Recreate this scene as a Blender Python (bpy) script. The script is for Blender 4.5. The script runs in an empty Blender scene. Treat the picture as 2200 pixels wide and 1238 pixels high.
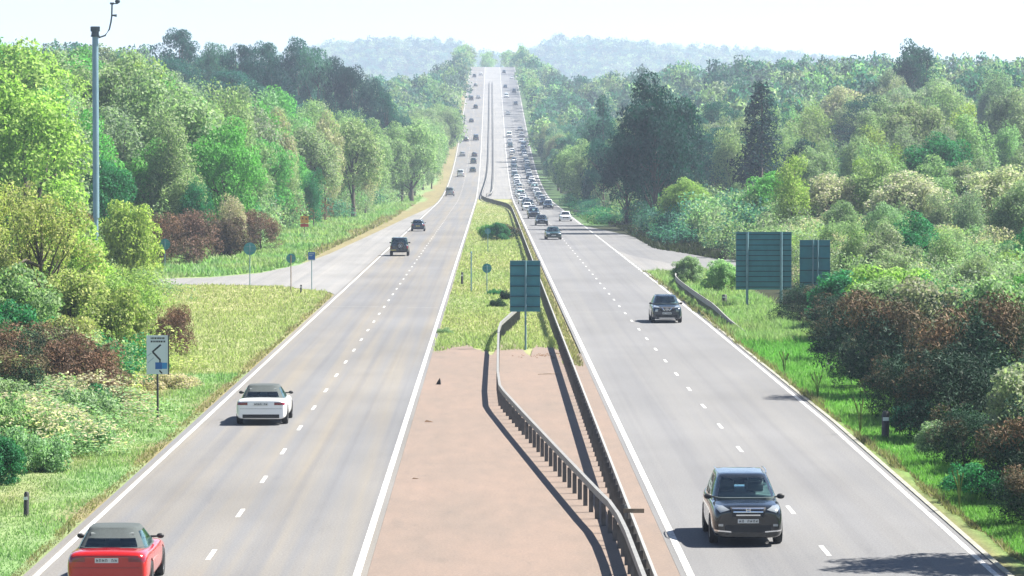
import bpy, bmesh, math, random
import numpy as np
from mathutils import Vector, Matrix
from mathutils.bvhtree import BVHTree
from mathutils.geometry import tessellate_polygon

sc = bpy.context.scene
COL = sc.collection
RNG = np.random.default_rng(7)
random.seed(7)
R = math.radians

# ------------------------------------------------------------------ camera, sky, sun, exposure
cam_d = bpy.data.cameras.new("camera"); cam = bpy.data.objects.new("camera", cam_d); COL.objects.link(cam)
cam_d.sensor_width = 36.0
cam_d.lens = 36.0 * 7450 / 2200
cam_d.clip_start = 0.5; cam_d.clip_end = 9000
cam.location = (0, 0, 9.0)
cam.rotation_euler = (R(90 - 2.2216), 0, R(-0.346))
sc.camera = cam

SUN_EL = 52.0
SUN_AZ = math.atan2(1.0, 0.20)          # measured from +Y (along the road) towards +X
sun_vec = Vector((math.cos(R(SUN_EL)) * math.sin(SUN_AZ), math.cos(R(SUN_EL)) * math.cos(SUN_AZ), math.sin(R(SUN_EL))))
w = bpy.data.worlds.new("World"); sc.world = w; w.use_nodes = True
nt = w.node_tree; nt.nodes.clear()
sky = nt.nodes.new("ShaderNodeTexSky"); sky.sky_type = 'NISHITA'; sky.sun_disc = False
sky.sun_elevation = R(SUN_EL); sky.sun_rotation = SUN_AZ
sky.air_density = 0.65; sky.dust_density = 0.1; sky.ozone_density = 0.8
bg = nt.nodes.new("ShaderNodeBackground"); bg.inputs[1].default_value = 0.05
wo = nt.nodes.new("ShaderNodeOutputWorld")
nt.links.new(sky.outputs[0], bg.inputs[0]); nt.links.new(bg.outputs[0], wo.inputs[0])
sun_d = bpy.data.lights.new("sun", 'SUN'); sun = bpy.data.objects.new("sun", sun_d); COL.objects.link(sun)
sun_d.energy = 5.0; sun_d.angle = R(0.5); sun_d.color = (1.0, 0.95, 0.87)
sun.rotation_euler = (-sun_vec).to_track_quat('-Z', 'Y').to_euler()
sun.location = (60, 20, 90)
sc.view_settings.view_transform = 'Standard'; sc.view_settings.look = 'None'
sc.view_settings.gamma = 1.0; sc.view_settings.use_curve_mapping = False
sc.view_settings.exposure = 1.88
HAZE = 0.00021
try:
    sc.cycles.use_denoising = True
    sc.cycles.max_bounces = 8; sc.cycles.diffuse_bounces = 3; sc.cycles.transmission_bounces = 4
    sc.cycles.volume_bounces = 0
    sc.cycles.sample_clamp_indirect = 6.0
except Exception:
    pass

# ------------------------------------------------------------------ tags and mesh helpers
def tag(o, label=None, cat=None, group=None, kind=None):
    if label: o['label'] = label
    if cat: o['category'] = cat
    if group: o['group'] = group
    if kind: o['kind'] = kind
    return o

def link(o, parent=None):
    COL.objects.link(o)
    if parent is not None: o.parent = parent
    return o

def empty(name, loc=(0, 0, 0), rz=0.0):
    o = bpy.data.objects.new(name, None); COL.objects.link(o)
    o.location = loc; o.rotation_euler = (0, 0, rz); o.empty_display_size = 0.3
    return o

def np_mesh(name, V, F, smooth=False):
    V = np.asarray(V, np.float32); F = np.asarray(F, np.int32)
    me = bpy.data.meshes.new(name)
    k = F.shape[1]
    me.vertices.add(len(V)); me.vertices.foreach_set('co', V.ravel())
    me.loops.add(F.size); me.loops.foreach_set('vertex_index', F.ravel())
    me.polygons.add(len(F))
    me.polygons.foreach_set('loop_start', np.arange(0, F.size, k, dtype=np.int32))
    try: me.polygons.foreach_set('loop_total', np.full(len(F), k, np.int32))
    except Exception: pass
    me.update(calc_edges=True); me.validate()
    me.polygons.foreach_set('use_smooth', np.full(len(me.polygons), bool(smooth)))
    return me

def attr_color(me, name, C):
    a = me.attributes.new(name, 'FLOAT_COLOR', 'POINT')
    C4 = np.ones((len(C), 4), np.float32); C4[:, :3] = C
    a.data.foreach_set('color', C4.ravel())

def attr_float(me, name, A):
    a = me.attributes.new(name, 'FLOAT', 'POINT'); a.data.foreach_set('value', np.asarray(A, np.float32))

class MB:
    """collects shapes, builds ONE mesh object"""
    def __init__(s): s.v = []; s.f = []; s.m = []
    def add(s, vs, fs, mi=0):
        n = len(s.v); s.v += [tuple(p) for p in vs]
        s.f += [tuple(i + n for i in f) for f in fs]; s.m += [mi] * len(fs)
    def box(s, x0, x1, y0, y1, z0, z1, mi=0):
        s.add([(x0, y0, z0), (x1, y0, z0), (x1, y1, z0), (x0, y1, z0), (x0, y0, z1), (x1, y0, z1), (x1, y1, z1), (x0, y1, z1)],
              [(0, 3, 2, 1), (4, 5, 6, 7), (0, 1, 5, 4), (1, 2, 6, 5), (2, 3, 7, 6), (3, 0, 4, 7)], mi)
    def tube(s, pts, radii, n=10, cap=True, mi=0):
        pts = [Vector(p) for p in pts]
        if not hasattr(radii, '__len__'): radii = [radii] * len(pts)
        vs = []; fs = []
        for i, p in enumerate(pts):
            t = (pts[min(i + 1, len(pts) - 1)] - pts[max(i - 1, 0)]).normalized()
            a = Vector((0, 0, 1)) if abs(t.z) < 0.9 else Vector((1, 0, 0))
            u = t.cross(a).normalized(); v = t.cross(u)
            for k in range(n):
                c = 2 * math.pi * k / n
                vs.append(p + (u * math.cos(c) + v * math.sin(c)) * radii[i])
        for i in range(len(pts) - 1):
            for k in range(n):
                fs.append((i * n + k, i * n + (k + 1) % n, (i + 1) * n + (k + 1) % n, (i + 1) * n + k))
        if cap:
            fs.append(tuple(range(n))); fs.append(tuple(range((len(pts) - 1) * n, len(pts) * n))[::-1])
        s.add(vs, fs, mi)
    def disc(s, c, r, th, n=28, mi=0):
        """thin round plate facing -y"""
        vs = []
        for y in (c[1] - th / 2, c[1] + th / 2):
            for k in range(n):
                a = 2 * math.pi * k / n; vs.append((c[0] + r * math.cos(a), y, c[2] + r * math.sin(a)))
        fs = [tuple(range(n)), tuple(range(n, 2 * n))[::-1]]
        for k in range(n): fs.append((k, n + k, n + (k + 1) % n, (k + 1) % n))
        s.add(vs, fs, mi)
    def mesh(s, name, mats, smooth=False, angle=None):
        me = bpy.data.meshes.new(name); me.from_pydata(s.v, [], s.f)
        for m in (mats if isinstance(mats, (list, tuple)) else [mats]): me.materials.append(m)
        me.polygons.foreach_set('material_index', s.m)
        bm = bmesh.new(); bm.from_mesh(me); bmesh.ops.recalc_face_normals(bm, faces=bm.faces); bm.to_mesh(me); bm.free()
        if smooth:
            me.polygons.foreach_set('use_smooth', [True] * len(me.polygons))
            me.set_sharp_from_angle(angle=R(angle or 40))
        me.update(); return me
    def build(s, name, mats, parent=None, smooth=False, angle=None):
        return link(bpy.data.objects.new(name, s.mesh(name, mats, smooth, angle)), parent)

def kids(o): return [c for c in o.children]
def copy_tree(o, parent=None):
    c = o.copy(); COL.objects.link(c)
    if parent is not None: c.parent = parent
    for ch in kids(o): copy_tree(ch, c)
    return c

# ------------------------------------------------------------------ materials
def mat(name):
    m = bpy.data.materials.new(name); m.use_nodes = True
    n = m.node_tree; b = n.nodes["Principled BSDF"]
    return m, n, b

def plain(name, col, rough=0.6, metal=0.0, spec=0.5, noise=None, coat=0.0):
    m, n, b = mat(name)
    b.inputs['Roughness'].default_value = rough; b.inputs['Metallic'].default_value = metal
    b.inputs['Specular IOR Level'].default_value = spec; b.inputs['Coat Weight'].default_value = coat
    b.inputs['Base Color'].default_value = (*col, 1)
    if noise:
        sc_, amt = noise
        tx = n.nodes.new("ShaderNodeTexCoord"); no = n.nodes.new("ShaderNodeTexNoise")
        no.inputs['Scale'].default_value = sc_; no.inputs['Detail'].default_value = 5
        rp = n.nodes.new("ShaderNodeValToRGB")
        rp.color_ramp.elements[0].position = 0.3; rp.color_ramp.elements[1].position = 0.7
        rp.color_ramp.elements[0].color = (*[c * (1 - amt) for c in col], 1)
        rp.color_ramp.elements[1].color = (*[min(1, c * (1 + amt)) for c in col], 1)
        n.links.new(tx.outputs['Object'], no.inputs['Vector']); n.links.new(no.outputs['Fac'], rp.inputs[0])
        n.links.new(rp.outputs[0], b.inputs['Base Color'])
    return m

def pos_noise(n, scale, detail=4, rough=0.6):
    g = n.nodes.new("ShaderNodeNewGeometry"); mp = n.nodes.new("ShaderNodeMapping")
    mp.inputs['Scale'].default_value = scale
    no = n.nodes.new("ShaderNodeTexNoise"); no.inputs['Scale'].default_value = 1.0
    no.inputs['Detail'].default_value = detail; no.inputs['Roughness'].default_value = rough
    n.links.new(g.outputs['Position'], mp.inputs['Vector']); n.links.new(mp.outputs[0], no.inputs['Vector'])
    return no.outputs['Fac']

def ramp(n, fac, stops):
    r = n.nodes.new("ShaderNodeValToRGB"); e = r.color_ramp.elements
    while len(e) < len(stops): e.new(0.5)
    for i, (p, c) in enumerate(stops): e[i].position = p; e[i].color = (*c, 1)
    n.links.new(fac, r.inputs[0]); return r.outputs[0]

def mixc(n, fac, a, b, mode='MIX'):
    x = n.nodes.new("ShaderNodeMix"); x.data_type = 'RGBA'; x.blend_type = mode
    if hasattr(fac, 'node'): n.links.new(fac, x.inputs[0])
    else: x.inputs[0].default_value = fac
    for s, i in ((a, 6), (b, 7)):
        if hasattr(s, 'node'): n.links.new(s, x.inputs[i])
        else: x.inputs[i].default_value = (*s, 1)
    return x.outputs[2]

def road_mat(name, base, warm, cracks=True):
    m, n, b = mat(name)
    streak = pos_noise(n, (1.3, 0.012, 1), 3)
    patch = pos_noise(n, (0.12, 0.05, 1), 4)
    fine = pos_noise(n, (22, 9, 1), 3, 0.7)
    c = ramp(n, streak, [(0.40, base), (0.68, warm)])
    c = mixc(n, 1.0, c, ramp(n, patch, [(0.3, (0.84,) * 3), (0.7, (1.10,) * 3)]), 'MULTIPLY')
    c = mixc(n, 1.0, c, ramp(n, fine, [(0.25, (0.74,) * 3), (0.75, (1.25,) * 3)]), 'MULTIPLY')
    stain = pos_noise(n, (0.9, 0.16, 1), 5, 0.75)
    c = mixc(n, 1.0, c, ramp(n, stain, [(0.62, (1.0,) * 3), (0.74, (0.86, 0.86, 0.87))]), 'MULTIPLY')
    track = pos_noise(n, (2.3, 0.006, 1), 2)
    c = mixc(n, 1.0, c, ramp(n, track, [(0.36, (0.93, 0.93, 0.94)), (0.5, (1.02,) * 3)]), 'MULTIPLY')
    n.links.new(c, b.inputs['Base Color']); b.inputs['Roughness'].default_value = 0.85
    b.inputs['Specular IOR Level'].default_value = 0.25
    return m

M = {}
M['asphalt'] = road_mat('asphalt', (0.124, 0.125, 0.128), (0.156, 0.143, 0.122))
M['asphalt_in'] = road_mat('asphalt_inbound', (0.128, 0.129, 0.132), (0.142, 0.141, 0.139))
M['concrete'] = road_mat('pale_concrete', (0.165, 0.164, 0.162), (0.19, 0.185, 0.176))

def paint_line():
    m, n, b = mat('road_paint')
    f = pos_noise(n, (9, 4, 1), 4, 0.7)
    n.links.new(ramp(n, f, [(0.36, (0.22, 0.217, 0.21)), (0.58, (0.50, 0.495, 0.475))]), b.inputs['Base Color'])
    b.inputs['Roughness'].default_value = 0.6
    return m
M['paint'] = paint_line()

def paving():
    m, n, b = mat('red_paving')
    big = pos_noise(n, (0.35, 0.10, 1), 5); mid = pos_noise(n, (2.2, 0.5, 1), 4); fine = pos_noise(n, (16, 7, 1), 3, 0.7)
    c = ramp(n, big, [(0.28, (0.134, 0.106, 0.086)), (0.72, (0.166, 0.122, 0.096))])
    c = mixc(n, 1.0, c, ramp(n, mid, [(0.3, (0.90,) * 3), (0.75, (1.10, 1.07, 1.05))]), 'MULTIPLY')
    c = mixc(n, 1.0, c, ramp(n, fine, [(0.25, (0.80,) * 3), (0.75, (1.16,) * 3)]), 'MULTIPLY')
    st = pos_noise(n, (0.8, 0.35, 1), 6, 0.75)
    c = mixc(n, 1.0, c, ramp(n, st, [(0.30, (0.80, 0.84, 0.86)), (0.42, (1.0,) * 3), (0.66, (1.0,) * 3), (0.76, (1.16, 1.14, 1.10))]), 'MULTIPLY')
    n.links.new(c, b.inputs['Base Color']); b.inputs['Roughness'].default_value = 0.9
    return m
M['paving'] = paving()
M['kerb'] = plain('kerb_concrete', (0.22, 0.215, 0.175), 0.85, noise=(1.5, 0.2))
M['steel'] = plain('galvanised_steel', (0.20, 0.20, 0.19), 0.6, 0.25, noise=(3.0, 0.15))
M['post'] = plain('weathered_post_steel', (0.10, 0.10, 0.097), 0.6, 0.3, noise=(4.0, 0.25))
M['sign_back'] = plain('grey_sign_back', (0.045, 0.215, 0.240), 0.5, 0.2, noise=(2.0, 0.12))
M['sign_rib'] = plain('shaded_sign_rib', (0.012, 0.075, 0.095), 0.5, 0.2)  # darker than the panel: the ribs' shade lines are put into this colour
M['sign_post'] = plain('grey_sign_post', (0.13, 0.24, 0.27), 0.5, 0.3, noise=(3.0, 0.15))
M['dark_post'] = plain('dark_post', (0.03, 0.03, 0.03), 0.6)
M['white_face'] = plain('white_sign_face', (0.62, 0.66, 0.66), 0.35)
M['black_face'] = plain('black_sign_print', (0.012, 0.014, 0.016), 0.4)
M['blue_face'] = plain('blue_sign_face', (0.012, 0.10, 0.34), 0.35)
M['paleblue_face'] = plain('pale_blue_print', (0.02, 0.22, 0.5), 0.35)
M['grey_face'] = plain('grey_sign_print', (0.32, 0.40, 0.44), 0.35)
M['orange_face'] = plain('orange_sign_face', (0.62, 0.25, 0.04), 0.45)
M['red_face'] = plain('red_sign_face', (0.45, 0.03, 0.03), 0.45)
M['wood'] = plain('grey_weathered_wood', (0.20, 0.15, 0.10), 0.9, noise=(8, 0.3))
M['mast'] = plain('galvanised_mast', (0.20, 0.31, 0.36), 0.38, 0.45, noise=(0.8, 0.12))
M['mast_dark'] = plain('dark_mast_fitting', (0.05, 0.07, 0.08), 0.5)
M['bark'] = plain('bark', (0.085, 0.07, 0.055), 0.95, noise=(3.0, 0.4))
M['debris'] = plain('dark_debris', (0.02, 0.018, 0.016), 0.8)
M['debris_brown'] = plain('brown_debris', (0.12, 0.07, 0.04), 0.9)

def car_paint():
    m, n, b = mat('car_paint')
    oi = n.nodes.new("ShaderNodeObjectInfo"); n.links.new(oi.outputs['Color'], b.inputs['Base Color'])
    b.inputs['Roughness'].default_value = 0.22; b.inputs['Coat Weight'].default_value = 0.8
    b.inputs['Coat Roughness'].default_value = 0.05; b.inputs['Metallic'].default_value = 0.15
    return m
M['car_paint'] = car_paint()
def glass_mat():
    m = bpy.data.materials.new('car_glass'); m.use_nodes = True; n = m.node_tree; n.nodes.clear()
    o = n.nodes.new("ShaderNodeOutputMaterial"); t = n.nodes.new("ShaderNodeBsdfTransparent"); t.inputs[0].default_value = (0.75, 0.95, 0.95, 1)
    g = n.nodes.new("ShaderNodeBsdfGlossy"); g.inputs['Roughness'].default_value = 0.03; g.inputs[0].default_value = (0.8, 0.95, 0.95, 1)
    f = n.nodes.new("ShaderNodeFresnel"); f.inputs[0].default_value = 1.75
    x = n.nodes.new("ShaderNodeMixShader"); n.links.new(f.outputs[0], x.inputs[0]); n.links.new(t.outputs[0], x.inputs[1]); n.links.new(g.outputs[0], x.inputs[2]); n.links.new(x.outputs[0], o.inputs[0])
    return m
M['glass'] = glass_mat()
M['seat'] = plain('grey_seat_cloth', (0.10, 0.115, 0.115), 0.85)
M['soft_top'] = plain('soft_top_fabric', (0.045, 0.056, 0.056), 0.9, noise=(30, 0.15))
M['tyre'] = plain('tyre_rubber', (0.018, 0.018, 0.018), 0.85)
M['rim'] = plain('alloy_rim', (0.45, 0.46, 0.47), 0.3, 0.8)
M['chrome'] = plain('chrome_trim', (0.75, 0.76, 0.78), 0.15, 0.95)
M['black_trim'] = plain('black_plastic_trim', (0.014, 0.014, 0.015), 0.55)
M['tail'] = plain('tail_lamp_red', (0.17, 0.004, 0.012), 0.15, coat=0.8)
M['lamp'] = plain('headlamp_lens', (0.34, 0.37, 0.38), 0.12, 0.5, coat=0.8)
M['plate_white'] = plain('plate_white', (0.62, 0.62, 0.58), 0.5)
M['plate_yellow'] = plain('plate_yellow', (0.55, 0.45, 0.10), 0.5)
M['interior'] = plain('grey_interior', (0.055, 0.075, 0.075), 0.8)

def leaf_mat(name, use_attr, rnd=((0.55, 0.60, 0.60), (0.95, 1.0, 0.9), (1.5, 1.42, 1.25)), trans=0.46, spec=0.12):
    m = bpy.data.materials.new(name); m.use_nodes = True; n = m.node_tree; n.nodes.clear()
    out = n.nodes.new("ShaderNodeOutputMaterial")
    if use_attr:
        a = n.nodes.new("ShaderNodeAttribute"); a.attribute_name = 'col'; base = a.outputs['Color']
    else:
        oi = n.nodes.new("ShaderNodeObjectInfo"); base = oi.outputs['Color']
        t = n.nodes.new("ShaderNodeAttribute"); t.attribute_name = 'tint'
        base = mixc(n, t.outputs['Fac'], base, (0.165, 0.090, 0.055))
    g = n.nodes.new("ShaderNodeNewGeometry")
    rv = ramp(n, g.outputs['Random Per Island'], [(0.0, rnd[0]), (0.5, rnd[1]), (1.0, rnd[2])])
    c = mixc(n, 1.0, base, rv, 'MULTIPLY')
    d = n.nodes.new("ShaderNodeBsdfPrincipled"); d.inputs['Roughness'].default_value = 0.55
    d.inputs['Specular IOR Level'].default_value = spec
    tr = n.nodes.new("ShaderNodeBsdfTranslucent")
    n.links.new(c, d.inputs['Base Color'])
    tc = mixc(n, 1.0, c, (0.88, 1.15, 0.62), 'MULTIPLY'); n.links.new(tc, tr.inputs[0])
    mx = n.nodes.new("ShaderNodeMixShader"); mx.inputs[0].default_value = trans
    n.links.new(d.outputs[0], mx.inputs[1]); n.links.new(tr.outputs[0], mx.inputs[2]); n.links.new(mx.outputs[0], out.inputs[0])
    return m
M['leaf'] = leaf_mat('leaf', False)
M['leaf_far'] = leaf_mat('leaf_attribute', True)
M['leaf_dark'] = leaf_mat('prickly_leaf', False, ((0.45, 0.5, 0.5), (0.95, 1.0, 0.95), (1.5, 1.45, 1.3)), 0.10, 0.08)
M['grass'] = leaf_mat('grass_blade', True, ((0.78, 0.80, 0.78), (1.0, 1.0, 0.96), (1.25, 1.22, 1.12)), 0.45)

def ground_mat():
    m, n, b = mat('ground_cover')
    a = n.nodes.new("ShaderNodeAttribute"); a.attribute_name = 'col'
    f1 = pos_noise(n, (1.6, 0.6, 1), 5, 0.7); f2 = pos_noise(n, (12, 5, 1), 3, 0.7)
    c = mixc(n, 1.0, a.outputs['Color'], ramp(n, f1, [(0.28, (0.70,) * 3), (0.72, (1.28, 1.22, 1.1))]), 'MULTIPLY')
    c = mixc(n, 1.0, c, ramp(n, f2, [(0.25, (0.68,) * 3), (0.75, (1.3,) * 3)]), 'MULTIPLY')
    n.links.new(c, b.inputs['Base Color']); b.inputs['Roughness'].default_value = 0.95
    b.inputs['Specular IOR Level'].default_value = 0.1
    return m
M['ground'] = ground_mat()

# ------------------------------------------------------------------ terrain
GR = 0.060
def road_z(y):
    y = np.asarray(y, float)
    z = np.where(y < 620, 0.0, np.where(y < 1060, 0.5 * GR / 440 * (y - 620) ** 2, 13.2 + GR * (y - 1060)))
    zc = 13.2 + GR * (1640 - 1060)
    t = np.clip(y - 1640, 0, 300)
    zz = zc + GR * t - 0.5 * (GR + 0.03) / 260 * t ** 2
    return np.where(y > 1640, np.where(y > 1940, zz - 0.02 * (y - 1940), zz), z)
def rz(y): return float(road_z(y))
def slope(y): return (rz(y + 2) - rz(y - 2)) / 4

E_Y = [0, 300, 400, 600, 800, 1000, 1300, 1500, 1700, 2100, 5000]
E_Z = [0, 0.0, 3.5, 10, 14.5, 14, -3, -15, -25, -30, -30]
E_ZL = [0, 0.0, 4.5, 13, 19, 13, -4, -16, -26, -30, -30]
RX = [-900, -560, -230, -185, -110, -40, -20, 30, 52, 75, 150, 200, 320, 420, 900]
RZ = [92, 100, 116, 128, 134, 130, 118, 112, 124, 134, 132, 126, 120, 108, 100]
def ground_z(x, y):
    x = np.asarray(x, float); y = np.asarray(y, float)
    e = np.where(x < 0, np.interp(y, E_Y, E_ZL), np.interp(y, E_Y, E_Z))
    a0 = np.interp(y, [900, 1300], [19, 14]); wd = np.interp(y, [900, 1300], [65, 24])
    t = np.clip((np.abs(x - 0.7) - a0) / wd, 0, 1); s = t * t * (3 - 2 * t)
    z = road_z(y) - 0.06 + e * s
    q = np.clip((y - 3250) / 750, 0, 1)
    return z + (np.interp(x, RX, RZ) - z) * q
def gz(x, y): return float(ground_z(x, y))

def hash2(ix, iy):
    h = (ix * 374761393 + iy * 668265263) & 0xFFFFFFFF
    h = ((h ^ (h >> 13)) * 1274126177) & 0xFFFFFFFF
    return ((h ^ (h >> 16)) & 0xFFFF) / 65535.0
def vnoise(x, y, s=1.0):
    x = np.asarray(x, float) / s + 1000; y = np.asarray(y, float) / s + 1000
    ix = np.floor(x).astype(np.int64); iy = np.floor(y).astype(np.int64)
    fx = x - ix; fy = y - iy; fx = fx * fx * (3 - 2 * fx); fy = fy * fy * (3 - 2 * fy)
    a = hash2(ix, iy); b = hash2(ix + 1, iy); c = hash2(ix, iy + 1); d = hash2(ix + 1, iy + 1)
    return (a * (1 - fx) + b * fx) * (1 - fy) + (c * (1 - fx) + d * fx) * fy

LUSH = np.array((0.075, 0.215, 0.042)); MINT = np.array((0.150, 0.262, 0.115)); DRY = np.array((0.300, 0.300, 0.155))
BEIGE = np.array((0.225, 0.205, 0.115)); FLOOR = np.array((0.030, 0.036, 0.018)); TANG = np.array((0.24, 0.195, 0.11))
def ground_cover(x, y):
    x = np.asarray(x, float); y = np.asarray(y, float)
    n1 = vnoise(x, y * 0.35, 2.6)[..., None]; n2 = vnoise(x + 50, y * 0.3, 7.0)[..., None]
    c = np.broadcast_to(FLOOR, x.shape + (3,)).copy()
    def put(mask, col): c[mask] = col[mask]
    left = MINT * (1 - n1 * 0.55) + DRY * n1 * 0.55
    put((x < -9) & (x > -24) & (y < 240), left)
    isl = DRY * (0.65 + 0.35 * n2) + MINT * (0.35 - 0.35 * n2)
    put((x < -9) & (x > -28) & (y > 142) & (y < 246), isl)
    tan = TANG * np.ones_like(c); k = np.clip(1.2 - np.hypot((x + 13.2) / 1.3, (y - 132) / 14), 0, 1)[..., None]
    c = c * (1 - k * 0.85) + tan * k * 0.85
    k = np.clip(1.2 - np.hypot((x + 12.6) / 1.0, (y - 97) / 9), 0, 1)[..., None] * n1
    c = c * (1 - k) + tan * k
    far_l = MINT * (0.4 + 0.6 * n1) + DRY * (0.6 - 0.6 * n1)
    put((x < -9) & (x > -31) & (y >= 246), far_l)
    beige = BEIGE * (0.8 + 0.25 * n1)
    put((x < -9) & (x > -10.5 - 4.4 * np.clip((700 - y) / 300, 0.4, 1) - 2 * n2[..., 0]) & (y > 262), beige)
    put((x < -9) & (x > -10.25 - 0.35 * n1[..., 0]) & (y < 235), beige * np.ones_like(c))
    med = DRY * (0.6 + 0.4 * n2) + MINT * (0.4 - 0.4 * n2)
    put((x > -3.2) & (x < 4.3), med)
    put((x > 3.25) & (x < 4.4), BEIGE * (0.75 + 0.25 * n1))
    rt = LUSH * (0.75 + 0.4 * n1) + DRY * 0.25 * n2
    put((x > 11) & (x < 17.5) & (y < 262), rt)
    rt2 = MINT * (0.4 + 0.5 * n1) + DRY * (0.5 - 0.3 * n1)
    put((x > 11) & (x < 17.5) & (y > 165) & (y < 290), rt2)
    put((x > 11) & (x < 15) & (y > 430), MINT * (0.4 + 0.3 * n1))
    put((x > 11) & (x < 11.75 + 0.3 * n1[..., 0]) & (y < 265), BEIGE * (0.65 + 0.25 * n1))
    return c

YS = np.unique(np.concatenate([np.arange(-40, 40, 10), np.arange(40, 300, 2), np.arange(300, 700, 6), np.arange(700, 2000, 10),
                               np.arange(2000, 5001, 50)])).astype(float)
XS = np.unique(np.concatenate([np.arange(-40, 40.1, 0.8), np.arange(40, 130, 6), -np.arange(40, 130, 6),
                               np.arange(130, 700, 30), -np.arange(130, 700, 30), np.arange(700, 2500, 90), -np.arange(700, 2500, 90)])).astype(float)
GX, GY = np.meshgrid(XS, YS)
GZ = ground_z(GX, GY)
V = np.stack([GX.ravel(), GY.ravel(), GZ.ravel()], 1)
nx, ny = len(XS), len(YS)
ii = (np.arange(ny - 1)[:, None] * nx + np.arange(nx - 1)[None, :]).ravel()
F = np.stack([ii, ii + 1, ii + nx + 1, ii + nx], 1)
me = np_mesh('ground', V, F, True); attr_color(me, 'col', 0.8 * ground_cover(GX.ravel(), GY.ravel())); me.materials.append(M['ground'])
tag(link(bpy.data.objects.new('ground', me)), 'grassy heath ground rolling up to the wooded hill', kind='structure')

def strip(name, left, right, ys, dz, m, label, skirt=0.06):
    """sheet between two edges given as functions of y, following the road's profile"""
    ys = np.asarray(ys, float); b = MB(); vs = []
    for y in ys:
        z = rz(y) + dz; vs += [(left(y), y, z), (right(y), y, z)]
    fs = [(2 * i, 2 * i + 1, 2 * i + 3, 2 * i + 2) for i in range(len(ys) - 1)]
    b.add(vs, fs)
    if skirt:
        for k in (0, 1):
            sv = []
            for y in ys:
                x = left(y) if k == 0 else right(y); z = rz(y) + dz; sv += [(x, y, z), (x, y, z - skirt)]
            b.add(sv, fs)
    o = b.build(name, m); o.data.polygons.foreach_set('use_smooth', [False] * len(o.data.polygons))
    return tag(o, label, kind='structure')

def yr(a, b):
    y = YS[(YS > a) & (YS < b)]; return np.concatenate([[a], y, [b]])

LE, LI, RI, RE = -9.71, -2.87, 4.26, 11.15
def right_edge(y): return float(np.interp(y, [40, 74, 116, 183, 260, 300], [10.7, 10.85, 11.3, 11.5, 11.6, 11.5]))
strip('road', lambda y: LE - 0.28, lambda y: LI + 0.22, yr(30, 1790), 0.0, M['asphalt'], 'outbound grey carriageway running up to the hill')
strip('road', lambda y: RI - 0.22, lambda y: right_edge(y) + 0.15, yr(30, 1790), 0.0, M['asphalt_in'], 'inbound grey carriageway carrying the queue towards the viewer')
def ragged_paving():
    b = MB(); xa, xb = LI + 0.225, RI - 0.225; ys = yr(30, 148)
    for y0, y1 in zip(ys[:-1], ys[1:]): b.add([(xa, y0, 0), (xb, y0, 0), (xb, y1, 0), (xa, y1, 0)], [(0, 1, 2, 3)])
    n = 44; ends = [148 + 2 + 15 * float(vnoise(np.array(k * 0.9), np.array(3.0), 3.2)) + 6 * float(vnoise(np.array(k * 1.0), np.array(9.0), 0.8)) - 4 * max(0, 1 - abs(k - 6) / 7) for k in range(n + 1)]
    for k in range(n):
        x0, x1 = xa + (xb - xa) * k / n, xa + (xb - xa) * (k + 1) / n
        b.add([(x0, 148, 0), (x1, 148, 0), (x1, ends[k + 1], 0), (x0, ends[k], 0)], [(0, 1, 2, 3)])
        b.add([(x0, ends[k], 0), (x1, ends[k + 1], 0), (x1, ends[k + 1] + .1, -.07), (x0, ends[k] + .1, -.07)], [(0, 1, 2, 3)])
    return tag(b.build('median_paving', M['paving']), 'red brown paved median strip between the carriageways', kind='structure')
ragged_paving()
strip('median_paving', lambda y: LI + 0.225, lambda y: RI - 0.225, yr(672, 1790), -0.01, M['concrete'], 'pale paved median climbing the far hill between the guard rails')
strip('kerb', lambda y: right_edge(y) + 0.15, lambda y: right_edge(y) + 0.28, yr(30, 262), 0.025, M['kerb'], 'pale concrete kerb along the inbound carriageway', 0.09)

# slip road and side road mouths
def poly_sheet(name, pts, dz, m, label):
    tris = tessellate_polygon([[Vector((x, y, 0)) for x, y in pts]])
    fs = []
    for a, b_, c in tris:
        (x0, y0), (x1, y1), (x2, y2) = pts[a], pts[b_], pts[c]
        fs.append((a, b_, c) if (x1 - x0) * (y2 - y0) - (x2 - x0) * (y1 - y0) > 0 else (a, c, b_))
    me = bpy.data.meshes.new(name); me.from_pydata([(x, y, rz(y) + dz) for x, y in pts], [], fs); me.materials.append(m)
    me.update()
    return tag(link(bpy.data.objects.new(name, me)), label, kind='structure')
poly_sheet('slip_road', [(-9.995, 610), (-10.6, 560), (-12.0, 479), (-13.3, 390), (-14.6, 312), (-15.6, 282), (-17.5, 262), (-20.5, 253), (-25, 249.5), (-60, 248),
                         (-60, 238.5), (-22, 239), (-17, 238.5), (-14.4, 236), (-12.2, 231), (-10.6, 226), (-9.995, 222)], -0.040, M['concrete'],
           'pale slip road leaving the outbound carriageway on the left')
poly_sheet('side_road', [(11.70, 266), (12.6, 262), (14.0, 264), (16.5, 269), (20, 272), (25, 273), (25, 291), (22, 292), (19.2, 298), (17.8, 312), (16.4, 345), (15.2, 383), (13.2, 412), (11.655, 432)],
           -0.040, M['asphalt_in'], 'pale side road mouth joining the inbound carriageway')
poly_sheet('side_road', [(11.70, 267), (12.6, 263.5), (14.0, 265), (16.5, 270), (17.0, 274), (14.5, 287), (12.6, 305), (11.66, 322)], -0.034, M['concrete'], 'worn pale corner where the side road meets the inbound carriageway')

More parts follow.
